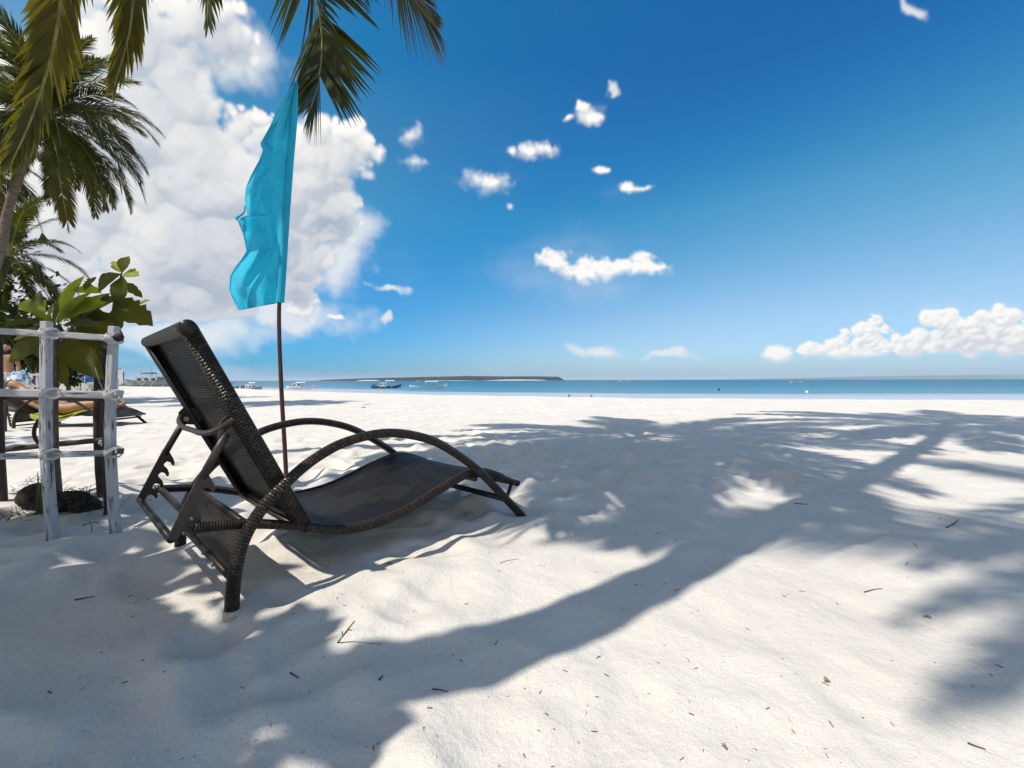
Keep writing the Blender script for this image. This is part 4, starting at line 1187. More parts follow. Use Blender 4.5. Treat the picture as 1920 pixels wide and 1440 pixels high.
# side rails running back from the corner
for (py0, py1, r) in ((632, 652, 0.020), (737, 735, 0.019), (846, 828, 0.018)):
    stick('rail', [at(224, py0, 2.0), at(186, py1, 2.72)], r, 'darkwood' if py0 < 700 else 'whitewood', 8)
# dark posts and rails at the back
stick('post', [at(191, 940, 2.68) - Vector((0, 0, 0.12)), at(184, 860, 2.68), at(183, 760, 2.68), at(188, 645, 2.68)], 0.024, 'darkwood', 7)
stick('post', [at(108, 928, 2.8) - Vector((0, 0, 0.12)), at(100, 850, 2.8), at(94, 760, 2.8), at(96, 610, 2.8)], 0.025, 'darkwood', 7)
stick('post', [at(4, 946, 2.6) - Vector((0, 0, 0.12)), at(-2, 850, 2.6), at(-4, 620, 2.6)], 0.024, 'darkwood', 7)
stick('stake', [at(196, 968, 2.38) - Vector((0, 0, 0.08)), at(194, 800, 2.38), at(198, 655, 2.38)], 0.0085, 'darkwood', 6)
stick('rail', [at(-60, 662, 2.66), at(206, 655, 2.64)], 0.0185, 'darkwood', 7)
stick('rail', [at(-60, 851, 2.66), at(60, 838, 2.66), at(206, 824, 2.64)], 0.0175, 'darkwood', 7)
stick('rail', [at(-60, 744, 2.64), at(206, 748, 2.62)], 0.018, 'darkwood', 7)
stick('bent_brace', [at(72, 787, 2.7), at(64, 803, 2.7), at(64, 820, 2.7), at(76, 838, 2.7)], 0.011, 'darkwood', 7)
MB().blob(at(191, 660, 2.6) - gb, 0.036, 10, 8, 0.08).build('knot', M['darkwood'], pg)
mb = MB().tube([p - gb for p in spline([at(180, 640, 2.6), at(178, 680, 2.4), at(186, 715, 2.2), at(199, 741, 2.01)], 20)], 0.0018, 5)
mb.build('loose_twine', M['rope'], pg)

# sapling inside the guard
sb = Vector((at(105, 950, 2.45).x, 2.45, 0))
sp_ = empty('almond_sapling', tuple(sb), 0, 'leafy sapling with big ragged leaves growing inside the plant guard', 'plant')
stem = [at(105, 960, 2.45) - Vector((0, 0, 0.06)), at(104, 800, 2.45), at(106, 690, 2.42), at(104, 612, 2.4)]
def stemtube(pts, r0, r1):
    MB().tube([p - sb for p in spline(pts, 18)], [r0 + (r1 - r0) * i / 17 for i in range(18)], 7).build('stem', M['bark'], sp_)
stemtube(stem, 0.013, 0.008)
stemtube([at(105, 660, 2.42), at(150, 600, 2.4), at(205, 568, 2.38), at(212, 560, 2.38)], 0.008, 0.005)
stemtube([at(205, 568, 2.38), at(222, 540, 2.38), at(231, 512, 2.38)], 0.006, 0.004)
LEAVES = [  # base px, tip px, depth base, depth tip, width m, material, nick
    (104, 606, 152, 553, 2.40, 2.32, 0.075, 'leaf_young', 0.15), (98, 606, 70, 585, 2.40, 2.30, 0.06, 'leaf_young', 0.2), (94, 604, 92, 578, 2.4, 2.3, 0.05, 'leaf_young', 0.2), (112, 602, 198, 560, 2.40, 2.32, 0.115, 'leaf', 0.1),
    (114, 592, 148, 515, 2.42, 2.45, 0.11, 'leaf', 0.1), (86, 594, 32, 556, 2.42, 2.5, 0.12, 'leaf', 0.05), (80, 606, 8, 612, 2.40, 2.3, 0.075, 'leaf', 0.0),
    (118, 610, 176, 618, 2.4, 2.25, 0.07, 'leaf', 0.2), (130, 590, 212, 632, 2.42, 2.38, 0.16, 'leaf', 0.05), (120, 640, 166, 706, 2.42, 2.28, 0.15, 'leaf', 0.08),
    (92, 630, 16, 680, 2.42, 2.35, 0.14, 'leaf', 0.05), (98, 626, 62, 668, 2.38, 2.2, 0.10, 'leaf', 0.1), (110, 628, 182, 668, 2.45, 2.5, 0.10, 'leaf', 0.1),
    (150, 600, 196, 548, 2.42, 2.42, 0.09, 'leaf', 0.2), (160, 545, 176, 518, 2.44, 2.44, 0.06, 'leaf', 0.5), (140, 545, 186, 552, 2.46, 2.46, 0.08, 'leaf', 0.25),
    (231, 514, 178, 545, 2.38, 2.34, 0.115, 'leaf', 0.05), (232, 512, 240, 480, 2.38, 2.38, 0.075, 'leaf', 0.15), (230, 512, 206, 488, 2.38, 2.40, 0.05, 'leaf', 0.45), (234, 514, 256, 516, 2.38, 2.36, 0.085, 'leaf', 0.4),
    (232, 518, 224, 566, 2.38, 2.32, 0.10, 'leaf', 0.15), (236, 530, 262, 558, 2.38, 2.38, 0.06, 'leaf', 0.35), (214, 562, 272, 612, 2.38, 2.36, 0.16, 'leaf', 0.35), (226, 572, 222, 616, 2.40, 2.40, 0.09, 'leaf', 0.4),
    (206, 566, 190, 556, 2.38, 2.38, 0.06, 'leaf', 0.5), (262, 572, 280, 562, 2.37, 2.37, 0.03, 'leaf', 0.4),
    (100, 616, 128, 512, 2.46, 2.52, 0.08, 'leaf', 0.1), (90, 612, 44, 540, 2.46, 2.5, 0.085, 'leaf', 0.1), (100, 640, 112, 720, 2.44, 2.4, 0.08, 'leaf', 0.15), (94, 622, 22, 640, 2.44, 2.4, 0.10, 'leaf', 0.1),
    (112, 600, 168, 578, 2.44, 2.46, 0.07, 'leaf_young', 0.15), (126, 616, 196, 656, 2.44, 2.42, 0.09, 'leaf', 0.15), (214, 560, 248, 590, 2.40, 2.44, 0.08, 'leaf', 0.3), (160, 596, 230, 600, 2.42, 2.44, 0.08, 'leaf', 0.2),
]
rl = random.Random(4)
for k, (bx, by, tx, ty, y0, y1, w, mt, nick) in enumerate(LEAVES):
    b0 = at(bx, by, y0) - sb; t0 = at(tx, ty, y1) - sb
    dv = t0 - b0; l = dv.length
    mb = MB()
    up = Vector((rl.uniform(-0.3, 0.3), -1.0, rl.uniform(0.3, 0.9)))
    leaf_shape(mb, b0, dv + Vector((0, 0, 0.16 * l)), up, l * 1.04, w * 0.92, rl.uniform(0.25, 0.55), rl.uniform(0.15, 0.45), min(0.6, nick + 0.08), rl, 0, 13)
    mb.build('leaf', M['leaf_young' if (mt == 'leaf' and rl.random() < 0.14) else mt], sp_, True)

# husks and roots at its foot
hb = at(62, 950, 2.5); hb.z = 0
hk = empty('coconut_husk', (at(70, 945, 2.52).x, 2.52, 0), 0, 'old brown coconut husk at the foot of the sapling', 'coconut husk')
MB().blob((0, 0, 0.075), 0.09, 18, 12, 0.05, (1.1, 1, 0.85)).build('shell', M['husk'], hk)
mb = MB(); rr = random.Random(8)
for k in range(60):
    a = rr.uniform(0, 6.28); e = rr.uniform(-0.2, 1.3); p = Vector((math.cos(a) * math.cos(e) * 0.11, math.sin(a) * math.cos(e) * 0.1, 0.085 + 0.085 * math.sin(e)))
    mb.tube([p, p + Vector((rr.uniform(-.04, .04), rr.uniform(-.04, .04), rr.uniform(-.01, .04)))], 0.0012, 3, False)
tag(mb.build('fibres', M['twig'], hk), kind='stuff')
mdx = at(128, 945, 2.45).x
md = empty('root_mound', (mdx, 2.45, 0), 0, 'black mound of roots and husk fibre under the sapling', 'root mound')
MB().blob((0, 0, 0.01), 0.14, 30, 16, 0.09, (1.15, 0.75, 0.75), rnd=random.Random(2)).build('soil', M['soil'], md)
mb = MB()
for k in range(260):
    a = rr.uniform(0, 6.28); r_ = rr.uniform(0.05, 0.3); p = Vector((math.cos(a) * r_ * 1.1, math.sin(a) * r_ * 0.75, max(0.004, 0.105 * (1 - (r_ / 0.21) ** 2))))
    q = p + Vector((rr.uniform(-.07, .07), rr.uniform(-.07, .07), rr.uniform(-.01, .05)))
    mb.tube([p, (p + q) / 2 + Vector((0, 0, 0.012)), q], 0.0016, 3, False)
tag(mb.build('root_fibres', M['twig'], md), kind='stuff')
gt = empty('grass_tuft', (at(74, 962, 2.3).x, 2.3, 0), 0, 'tuft of thin green grass blades before the coconut husk', 'grass')
for k in range(9):
    a = rr.uniform(0, 6.28); h_ = rr.uniform(0.12, 0.30); ln = rr.uniform(0.01, 0.06)
    p0 = Vector((rr.uniform(-.02, .02), rr.uniform(-.02, .02), -0.01)); mb = MB()
    leaf_shape(mb, p0, Vector((math.cos(a) * ln / h_ * 1.5, math.sin(a) * ln / h_, 1)), Vector((0, -1, 0)), h_, 0.012, 0.15, 0.3, 0, rr, 0, 6, 0.5)
    mb.build('blade', M['grassblade'], gt)
sd = empty('seedling', (at(167, 1005, 2.08).x, 2.08, gz(at(167, 1005, 2.08).x, 2.08)), 0, 'tiny seedling with two curled leaves between the white posts', 'plant')
MB().tube([(0, 0, -0.01), (0.005, 0, 0.03), (0.0, 0, 0.05)], 0.0015, 5).build('stem', M['twig'], sd)
for k, a in enumerate((0.3, 2.6, 4.4)):
    mb = MB(); leaf_shape(mb, (0, 0, 0.045), (math.cos(a), math.sin(a), 0.4), (0, 0, 1), 0.035, 0.014, 0.8, 0.2, 0, rr, 0, 5); mb.build('leaf', M['grassblade'], sd)

# ------------------------------------------------------------------ people
def body(name, joints, edges, mat, parent, loc=(0, 0, 0), sub=2):
    me = bpy.data.meshes.new(name)
    me.from_pydata([j[0] for j in joints], edges, [])
    o = link(name, me, parent); o.location = loc
    sk = o.modifiers.new('skin', 'SKIN'); sk.use_smooth_shade = True
    sv = me.skin_vertices[0].data
    for i, j in enumerate(joints):
        r_ = j[1]; sv[i].radius = r_ if isinstance(r_, tuple) else (r_, r_)
    sv[0].use_root = True
    ss = o.modifiers.new('sub', 'SUBSURF'); ss.levels = sub; ss.render_levels = sub
    dg = bpy.context.evaluated_depsgraph_get()
    nm = bpy.data.meshes.new_from_object(o.evaluated_get(dg)); 
    o.modifiers.clear(); o.data = nm; nm.name = name
    nm.materials.clear(); nm.materials.append(mat)
    nm.polygons.foreach_set('use_smooth', [True] * len(nm.polygons))
    return o

# standing man seen from behind at the left edge
mz = Vector((at(14, 720, 11.6).x, 11.6, 0.0)); mz.z = gz(mz.x, mz.y)
man = empty('person', tuple(mz), 0.2, 'shirtless person in black and white patterned shorts standing left of the shrubs', 'person')
J = [((0, 0, 0.95), (0.15, 0.11)), ((0, 0, 1.10), (0.135, 0.095)), ((0, 0.01, 1.28), (0.155, 0.11)), ((0, 0, 1.42), (0.14, 0.09)), ((0, 0, 1.52), 0.055), ((0, -0.01, 1.60), 0.07), ((0, -0.005, 1.68), (0.078, 0.092)), ((0, 0, 1.75), (0.06, 0.075)),
     ((0.185, 0, 1.40), 0.06), ((0.25, 0.02, 1.14), 0.043), ((0.26, -0.06, 0.90), 0.032), ((0.26, -0.09, 0.83), (0.022, 0.038)), ((0.26, -0.11, 0.74), (0.014, 0.03)),
     ((-0.185, 0, 1.40), 0.06), ((-0.25, 0.02, 1.14), 0.043), ((-0.26, -0.06, 0.90), 0.032), ((-0.26, -0.09, 0.83), (0.022, 0.038)), ((-0.26, -0.11, 0.74), (0.014, 0.03)),
     ((0.10, 0, 0.86), 0.095), ((0.11, -0.01, 0.50), 0.06), ((0.11, 0.02, 0.30), 0.055), ((0.11, 0.02, 0.07), 0.036), ((0.115, -0.14, 0.03), (0.035, 0.025)),
     ((-0.10, 0, 0.86), 0.095), ((-0.11, -0.01, 0.50), 0.06), ((-0.11, 0.02, 0.30), 0.055), ((-0.11, 0.02, 0.07), 0.036), ((-0.115, -0.14, 0.03), (0.035, 0.025))]
Ed = [(0, 1), (1, 2), (2, 3), (3, 4), (4, 5), (5, 6), (6, 7), (3, 8), (8, 9), (9, 10), (10, 11), (11, 12), (3, 13), (13, 14), (14, 15), (15, 16), (16, 17), (0, 18), (18, 19), (19, 20), (20, 21), (21, 22), (0, 23), (23, 24), (24, 25), (25, 26), (26, 27)]
body('body', J, Ed, M['skin'], man)
Jn = [((0, 0, 0.97), (0.172, 0.132)), ((0.09, 0, 0.84), 0.122), ((0.115, -0.005, 0.55), 0.112), ((-0.09, 0, 0.84), 0.122), ((-0.115, -0.005, 0.55), 0.112), ((0, 0, 1.04), (0.160, 0.122))]
body('shorts', Jn, [(0, 1), (1, 2), (0, 3), (3, 4), (0, 5)], M['shorts'], man)
body('hair', [((0, 0.015, 1.70), (0.085, 0.095)), ((0, 0.01, 1.77), (0.066, 0.078))], [(0, 1)], M['hair'], man)

# sunbather on the second lounger: legs towards the sea
sbp = empty('person', (l2.location.x, l2.location.y, 0.0), l2.rotation_euler.z, 'sunbather lying on the dark lounger behind the plant guard, bare legs stretched out', 'person')
zz = lambda u: rail_z(u) + 0.03
hx = Vector((math.cos(R(150 - 18)), 0, math.sin(R(30))))
J = [((0.24, 0.35, zz(0.24) + 0.10), (0.15, 0.10)), ((0.08, 0.35, 0.36), (0.14, 0.10)), ((-0.10, 0.35, 0.47), (0.15, 0.11)), ((-0.24, 0.35, 0.56), (0.13, 0.09)), ((-0.33, 0.35, 0.62), 0.05), ((-0.40, 0.35, 0.67), 0.072), ((-0.47, 0.35, 0.70), 0.085), ((-0.53, 0.35, 0.72), 0.066),
     ((-0.20, 0.53, 0.53), 0.055), ((0.0, 0.58, 0.38), 0.042), ((0.20, 0.56, 0.27), 0.033), ((0.30, 0.55, 0.25), (0.03, 0.02)),
     ((-0.20, 0.17, 0.53), 0.055), ((0.0, 0.12, 0.38), 0.042), ((0.20, 0.14, 0.27), 0.033), ((0.30, 0.15, 0.25), (0.03, 0.02)),
     ((0.34, 0.43, zz(0.34) + 0.09), 0.09), ((0.66, 0.45, zz(0.66) + 0.09), 0.066), ((0.86, 0.44, zz(0.86) + 0.06), 0.058), ((1.08, 0.44, zz(1.08) + 0.05), 0.038), ((1.14, 0.45, zz(1.1) + 0.12), 0.03),
     ((0.34, 0.27, zz(0.34) + 0.09), 0.09), ((0.68, 0.25, zz(0.68) + 0.11), 0.066), ((0.88, 0.26, zz(0.88) + 0.07), 0.058), ((1.10, 0.27, zz(1.08) + 0.05), 0.038), ((1.16, 0.26, zz(1.1) + 0.13), 0.03)]
Ed = [(0, 1), (1, 2), (2, 3), (3, 4), (4, 5), (5, 6), (6, 7), (3, 8), (8, 9), (9, 10), (10, 11), (3, 12), (12, 13), (13, 14), (14, 15), (0, 16), (16, 17), (17, 18), (18, 19), (19, 20), (0, 21), (21, 22), (22, 23), (23, 24), (24, 25)]
body('body', J, Ed, M['skin'], sbp)
body('swimwear', [((0.30, 0.35, zz(0.3) + 0.10), (0.165, 0.11)), ((0.16, 0.35, zz(0.2) + 0.12), (0.16, 0.112))], [(0, 1)], M['shorts'], sbp)
body('hair', [((-0.49, 0.35, 0.71), 0.09), ((-0.54, 0.35, 0.72), 0.07)], [(0, 1)], M['hair'], sbp)
tw = MB().grid(lambda u, v: (0.10 + 0.85 * v, -0.025 - 0.012 * math.sin(8 * v) if u < 0.34 else 0.7 * (u - 0.34) / 0.66, (rail_z(0.10 + 0.85 * v) + 0.024 - 0.10 * (0.34 - u) / 0.34 * (0.6 + 0.4 * math.sin(5 * v))) if u < 0.34 else rail_z(0.10 + 0.85 * v) + 0.026), 12, 14)
o = tw.build('towel', M['towel']); o.location = l2.location; o.rotation_euler = l2.rotation_euler
tag(o, 'yellow-green towel spread under the sunbather', 'towel')
# green towel hung at the left edge
gp = at(-8, 752, 6.3)
o = MB().grid(lambda u, v: (gp.x + 0.42 * (u - 0.7) + 0.02 * math.sin(9 * v), gp.y + 0.03 * math.sin(11 * u), gp.z + 0.02 - 0.20 * v * (1 - 0.55 * u)), 14, 8).build('towel', M['green'])
tag(o, 'bright green towel hanging at the left edge of the view', 'towel')
# drying pole that carries it
o = MB().tube([(gp.x - 0.45, gp.y, gp.z + 0.012), (gp.x + 0.16, gp.y, gp.z + 0.012)], 0.012, 8).build('bar', M['darkwood'])
rk = empty('drying_rack', (gp.x - 0.3, gp.y, 0), 0, 'dark wooden drying rack under the green towel', 'rack')
o.parent = rk; o.location = (-(gp.x - 0.3), -gp.y, 0)
for dx in (-0.14, 0.44):
    MB().tube([(dx, 0, -0.1), (dx, 0, gp.z + 0.012)], 0.013, 8).build('post', M['darkwood'], rk)

# swimmers
def bather(px, py, Y, label, s, turn, arm):
    c = at(px, py, Y)
    o = empty('person', (c.x, Y, c.z - 1.72), turn, label, 'person')
    J = [((0, 0, 0.95), (0.15, 0.11)), ((0, 0, 1.10), (0.14, 0.10)), ((0, 0.01, 1.28), (0.165, 0.115)), ((0, 0, 1.42), (0.15, 0.09)), ((0, 0, 1.51), 0.055), ((0, -0.01, 1.58), 0.07), ((0, -0.005, 1.65), (0.08, 0.092)), ((0, 0, 1.71), (0.06, 0.07)),
         ((0.195, 0, 1.39), 0.06), ((0.27, -0.06, 1.18), 0.045), ((0.2, -0.24 if arm else -0.1, 1.08 if arm else 0.96), 0.034),
         ((-0.195, 0, 1.39), 0.06), ((-0.27, -0.06, 1.18), 0.045), ((-0.2, -0.2, 1.05), 0.034), ((0.1, 0, 0.8), 0.09), ((0.1, 0, 0.45), 0.06), ((-0.1, 0, 0.8), 0.09), ((-0.1, 0, 0.45), 0.06)]
    E_ = [(0, 1), (1, 2), (2, 3), (3, 4), (4, 5), (5, 6), (6, 7), (3, 8), (8, 9), (9, 10), (3, 11), (11, 12), (12, 13), (0, 14), (14, 15), (0, 16), (16, 17)]
    body('body', J, E_, M['skin2' if s else 'skin'], o)
    body('hair', [((0, 0.015, 1.665), (0.09, 0.10)), ((0, 0.01, 1.73), (0.07, 0.08))], [(0, 1)], M['hair'], o)
    return o
bather(1067, 739.5, 38.0, 'dark-haired bather in the shallows, left one of the two beyond the sand', 1, 0.4, False)
bather(1109, 739.5, 38.0, 'dark-haired bather in the shallows, right one of the two beyond the sand', 0, -0.5, True)

# ------------------------------------------------------------------ boats
def hull_mb(L, B, H, up0=0.5, up1=0.7, n=24, flare=0.6, keel=0.25, sheer=1.0):
    mb = MB()
    def pt(u, v):
        s = u * 2 - 1
        b = B / 2 * max(0.03, (1 - abs(s) ** 2.4)) ** 0.75
        rise = (up1 if s > 0 else up0) * abs(s) ** 3.2
        zt = H + rise * sheer; zb = 0.0 + rise * 0.75
        a = abs(v * 2 - 1)
        y = b * (1 if v > 0.5 else -1) * (a ** flare)
        return (s * L / 2, y, zb + (zt - zb) * a ** 1.6)
    mb.grid(pt, n, 10)
    # deck a little below the gunwale
    def dk(u, v):
        s = (u * 2 - 1) * 0.985
        b = B / 2 * max(0.03, (1 - abs(s) ** 2.4)) ** 0.75 * 0.93
        rise = (up1 if s > 0 else up0) * abs(s) ** 3.2
        return (s * L / 2, b * (v * 2 - 1), H * 0.86 + rise)
    mb.grid(dk, n, 2)
    return mb
def bangka(name, loc, rz, L, label, hullm='boatwhite', roof=None, cabin=None, masts=0, outrig=True, roofm='canvas', people=0, H=0.62, B=0.95, grp='outrigger boats off the beach', engine=False, cabm='boatwhite'):
    o = empty(name, loc, rz, label, 'boat', grp)
    hull_mb(L, B, H, 0.35 * L / 8, 0.65 * L / 8).build('hull', M[hullm], o)
    MB().tube([(-L * 0.47, 0, H * 0.98), (-L * 0.3, B * 0.42, H), (0, B * 0.5, H), (L * 0.3, B * 0.42, H), (L * 0.46, 0, H * 1.1)], 0.03, 6).build('gunwale', M['boatblue' if hullm == 'boatwhite' else 'boatgrey'], o)
    if outrig:
        for sd in (-1, 1):
            y = sd * L * 0.24
            MB().tube(spline([(-L * 0.40, y, 0.05), (0, y, 0.02), (L * 0.36, y, 0.03), (L * 0.46, y, 0.22)], 14), 0.06, 7).build('outrigger_float', M['bamboo'], o)
        for x in (-L * 0.22, 0.02 * L, L * 0.2):
            MB().tube(spline([(x, -L * 0.25, 0.05), (x, -L * 0.12, H + 0.12), (x, 0, H + 0.16), (x, L * 0.12, H + 0.12), (x, L * 0.25, 0.05)], 16), 0.035, 6).build('boom', M['bamboo'], o)
    if roof:
        x0, x1, z, w = roof
        x0 *= L; x1 *= L
        for x in (x0 + 0.1, (x0 + x1) / 2, x1 - 0.1):
            for sd in (-1, 1):
                MB().tube([(x, sd * w * 0.45, H * 0.8), (x, sd * w * 0.45, z)], 0.025, 5).build('roof_post', M['boatwhite'], o)
        r_ = MB()
        r_.grid(lambda u, v: (x0 + (x1 - x0) * u, w * 0.56 * (v * 2 - 1), z + 0.14 - 0.14 * (v * 2 - 1) ** 2), 6, 6)
        r_.grid(lambda u, v: (x0 + (x1 - x0) * u, w * 0.56 * (v * 2 - 1), z + 0.09 - 0.14 * (v * 2 - 1) ** 2), 6, 6, None, 0, True)
        r_.build('roof', M[roofm], o)
    if cabin:
        x0, x1, z, w = cabin; x0 *= L; x1 *= L
        MB().box(((x0 + x1) / 2, 0, (H * 0.8 + z) / 2), (x1 - x0, w, z - H * 0.8)).build('cabin', M[cabm], o, False)
        k = max(2, int((x1 - x0) / 0.7))
        for i in range(k):
            for sd in (-1, 1):
                MB().box((x0 + (x1 - x0) * (i + 0.5) / k, sd * (w / 2 + 0.006), z - 0.35), ((x1 - x0) / k * 0.55, 0.02, 0.32)).build('window', M['glass'], o, False)
    for i in range(masts):
        x = -L * 0.2 + i * L * 0.22
        MB().tube([(x, 0.05, H), (x + 0.05, 0.05, H + 1.5 + 0.3 * (i % 2))], 0.022, 6).build('mast', M['boatgrey'], o)
    if engine:
        MB().box((-L * 0.4, 0, H + 0.25), (0.5, 0.4, 0.5)).build('engine_box', M['boatdark'], o, False)
        MB().blob((-L * 0.34, 0.1, H + 0.5), 0.16, 8, 6).build('bundle', M['boatdark'], o)
    for i in range(people):
        x = -L * 0.24 + i * L * 0.15
        q = Vector(loc) + Vector((x * math.cos(rz), x * math.sin(rz), H * 0.45))
        pn = empty('person', tuple(q), rz + (1.2 if i % 2 else -1.4), 'person seated in the white open boat off the right shore, %s from its stern' % ('first', 'second', 'third', 'fourth', 'fifth')[i], 'person', 'people in the open boat')
        J_ = [((0, 0, 0.2), (0.16, 0.12)), ((0, 0, 0.42), (0.15, 0.11)), ((0, 0, 0.62), (0.17, 0.10)), ((0, 0, 0.72), 0.06), ((0, 0, 0.84), 0.09), ((0, 0, 0.93), 0.07), ((0.2, 0, 0.58), 0.055), ((0.24, -0.12, 0.36), 0.045), ((0.12, -0.3, 0.3), 0.035),
              ((-0.2, 0, 0.58), 0.055), ((-0.24, -0.12, 0.36), 0.045), ((-0.12, -0.3, 0.3), 0.035), ((0.1, -0.3, 0.24), 0.08), ((0.1, -0.36, -0.05), 0.055), ((-0.1, -0.3, 0.24), 0.08), ((-0.1, -0.36, -0.05), 0.055)]
        body('body', J_, [(0, 1), (1, 2), (2, 3), (3, 4), (4, 5), (2, 6), (6, 7), (7, 8), (2, 9), (9, 10), (10, 11), (0, 12), (12, 13), (0, 14), (14, 15)], M['skin2' if i % 2 else 'boatblue'], pn, sub=1)
    return o
def sea(px, py):
    hy = 712.5 - 0.0025 * (px - 960)
    Yd = (CAM_H - WATER_Z) * F_PX / (py - hy)
    return ((px - 960) / F_PX * Yd, Yd, WATER_Z - 0.12)
bangka('outrigger_boat', sea(803, 728), 0.05, 9.2, 'white outrigger boat with flat white awning, right of the pair before the island', 'boatwhite', (-0.08, 0.26, 1.75, 1.3), None, 1)
bangka('outrigger_boat', sea(724, 728), 0.15, 7.2, 'dark-hulled outrigger boat with two white awnings, left of the pair before the island', 'boatdark', (-0.02, 0.28, 1.95, 1.3), (-0.2, 0.02, 1.5, 0.9), 0, engine=True)
bangka('outrigger_boat', sea(563, 729.5), 0.1, 6.2, 'white covered outrigger boat just right of the flag pole', 'boatwhite', (-0.12, 0.2, 1.6, 1.3), (-0.25, 0.05, 1.4, 1.0), 0)
bangka('outrigger_boat', sea(471, 732), -0.2, 5.0, 'small cluttered outrigger boat left of the flag pole', 'boatgrey', (-0.05, 0.25, 1.6, 1.1), (-0.22, 0.1, 1.25, 0.9), 2, engine=True)
bangka('outrigger_boat', sea(428, 730), 0.3, 4.2, 'moored boat with blue tarp, half hidden behind the lounger backrest', 'boatgrey', (-0.2, 0.2, 1.5, 1.1), None, 1, roofm='tarp')
bangka('outrigger_boat', sea(785, 717.2), 0.0, 4.4, 'tiny white boat far off in front of the island beach', 'boatwhite', (-0.3, 0.3, 1.6, 1.4), None, 0, False)
bangka('outrigger_boat', sea(1170, 716.3), 0.0, 9.5, 'low white open boat alone on the horizon, right of the island', 'boatwhite', None, None, 0, True, people=0, H=1.0)
bangka('outrigger_boat', sea(1492, 718.6), 0.0, 6.0, 'white open boat carrying a few people, off the right shore', 'boatwhite', None, None, 0, True, people=4, H=0.7)
# boats drawn up on the sand at the left
def shore(px, Y): 
    x = (px - 960) / F_PX * Y
    return (x, Y, gz(x, Y) - 0.05)
hb_ = empty('beached_boat', shore(168, 42.0), -0.12, 'big white wooden boat drawn up on the sand behind the plant guard', 'boat', 'boats drawn up on the sand')
hull_mb(7.6, 2.1, 1.25, 0.35, 0.75, 30, 0.5).build('hull', M['boatwhite'], hb_)
MB().tube(spline([(-3.6, -0.4, 1.5), (-1.5, -1.0, 1.25), (1.5, -0.95, 1.3), (3.7, -0.1, 1.98)], 16), 0.05, 6).build('gunwale', M['boatgrey'], hb_)
MB().box((-1.7, 0, 1.7), (2.2, 1.4, 1.0)).build('cabin', M['boatwhite'], hb_, False)
for i in range(3):
    MB().box((-2.4 + 0.7 * i, -0.706, 1.85), (0.42, 0.02, 0.38)).build('window', M['glass'], hb_, False)
pbt = bangka('beached_boat', shore(281, 58.0), 0.05, 6.5, 'grey work boat with a boxy white cabin and masts, far left on the shore', 'boatgrey', (-0.10, 0.08, 1.85, 1.3), (-0.2, 0.22, 1.4, 1.4), 4, True, 'boatdark', H=0.8, B=2.0, cabm='boatpale', grp='boats drawn up on the sand')
bangka('beached_boat', shore(318, 64.0), 0.0, 5.0, 'low grey outrigger canoe beside the grey work boat', 'boatgrey', None, None, 0, True, H=0.6, grp='boats drawn up on the sand', engine=True)
bangka('beached_boat', shore(246, 66.0), 0.1, 6.0, 'low outrigger canoe between the white boat and the grey work boat', 'boatgrey', None, None, 0, True, H=0.7, grp='boats drawn up on the sand')
bangka('beached_boat', shore(118, 24.0), 0.25, 5.2, 'white outrigger boat under a brown tarp, behind the white posts', 'boatwhite', (-0.22, 0.28, 1.35, 1.3), (-0.25, 0.05, 1.1, 0.9), 0, False, 'browntarp', H=0.65, B=1.1, grp='boats drawn up on the sand')
# blue covered bundle on the boat, bench with cream top, pink banner post, slatted rack
o = empty('covered_bundle', shore(156, 27.0), 0, 'blue tarpaulin bundle beside the beached boats', 'tarpaulin bundle')
MB().blob((0, 0, 0.75), 0.6, 14, 10, 0.07, (1.1, 0.9, 0.95)).build('tarpaulin', M['tarp'], o)
MB().box((0, 0, 0.12), (1.1, 0.8, 0.34)).build('crate', M['boatgrey'], o, False)
o = empty('bench', shore(144, 19.0), 0.05, 'cream-topped bench standing before the beached boats', 'bench')
MB().box((0, 0, 0.55), (1.35, 0.4, 0.24)).build('seat', M['cream'], o, False)
for sx in (-0.55, 0.55):
    for sy in (-0.14, 0.14): MB().box((sx, sy, 0.2), (0.06, 0.06, 0.5)).build('leg', M['whitewood'], o, False)
o = empty('banner_post', shore(131, 17.5), 0, 'thin wooden post with a small pink banner by the cream bench', 'banner')
MB().tube([(0, 0, -0.1), (0, 0, 1.6)], 0.025, 7).build('post', M['bark'], o)
MB().grid(lambda u, v: (-0.16 * u, 0.012 * math.sin(8 * v + 3 * u), 1.58 - 0.5 * v), 4, 8).build('banner', M['pink'], o)
o = empty('slatted_rack', shore(141, 18.4), 0, 'white slatted rack standing behind the pink banner', 'rack')
for sx in (-0.22, 0.22): MB().box((sx, 0, 0.65), (0.05, 0.05, 1.4)).build('post', M['whitewood'], o, False)
for k in range(7): MB().box((0, -0.03, 0.45 + 0.13 * k), (0.5, 0.02, 0.07)).build('slat', M['whitewood'], o, False)
o = empty('wooden_rack', shore(68, 9.8), 0.1, 'open white wooden rack beside the shrubs, behind the front post', 'rack')
for (x, z0, z1) in ((-0.17, 0, 0.86), (0.03, 0, 0.98), (0.2, 0, 0.95)): MB().box((x, 0, (z0 + z1) / 2 - 0.03), (0.045, 0.045, z1 - z0 + 0.06)).build('post', M['whitewood'], o, False)
for (z, w) in ((0.94, 0.30), (0.68, 0.42), (0.40, 0.42)): MB().box((0.04, -0.035, z), (w, 0.022, 0.045)).build('rail', M['whitewood'], o, False)
o = empty('cloth_bundle', shore(36, 11.2), 0, 'blue and white cloth bundle at the feet of the shirtless man', 'cloth')
MB().blob((0, 0, 0.75), 0.24, 16, 12, 0.12, (1.0, 0.8, 1.25), rnd=random.Random(6)).build('cloth', M['bluecloth'], o)
MB().box((0, 0, 0.22), (0.45, 0.4, 0.54)).build('box', M['boatdark'], o, False)

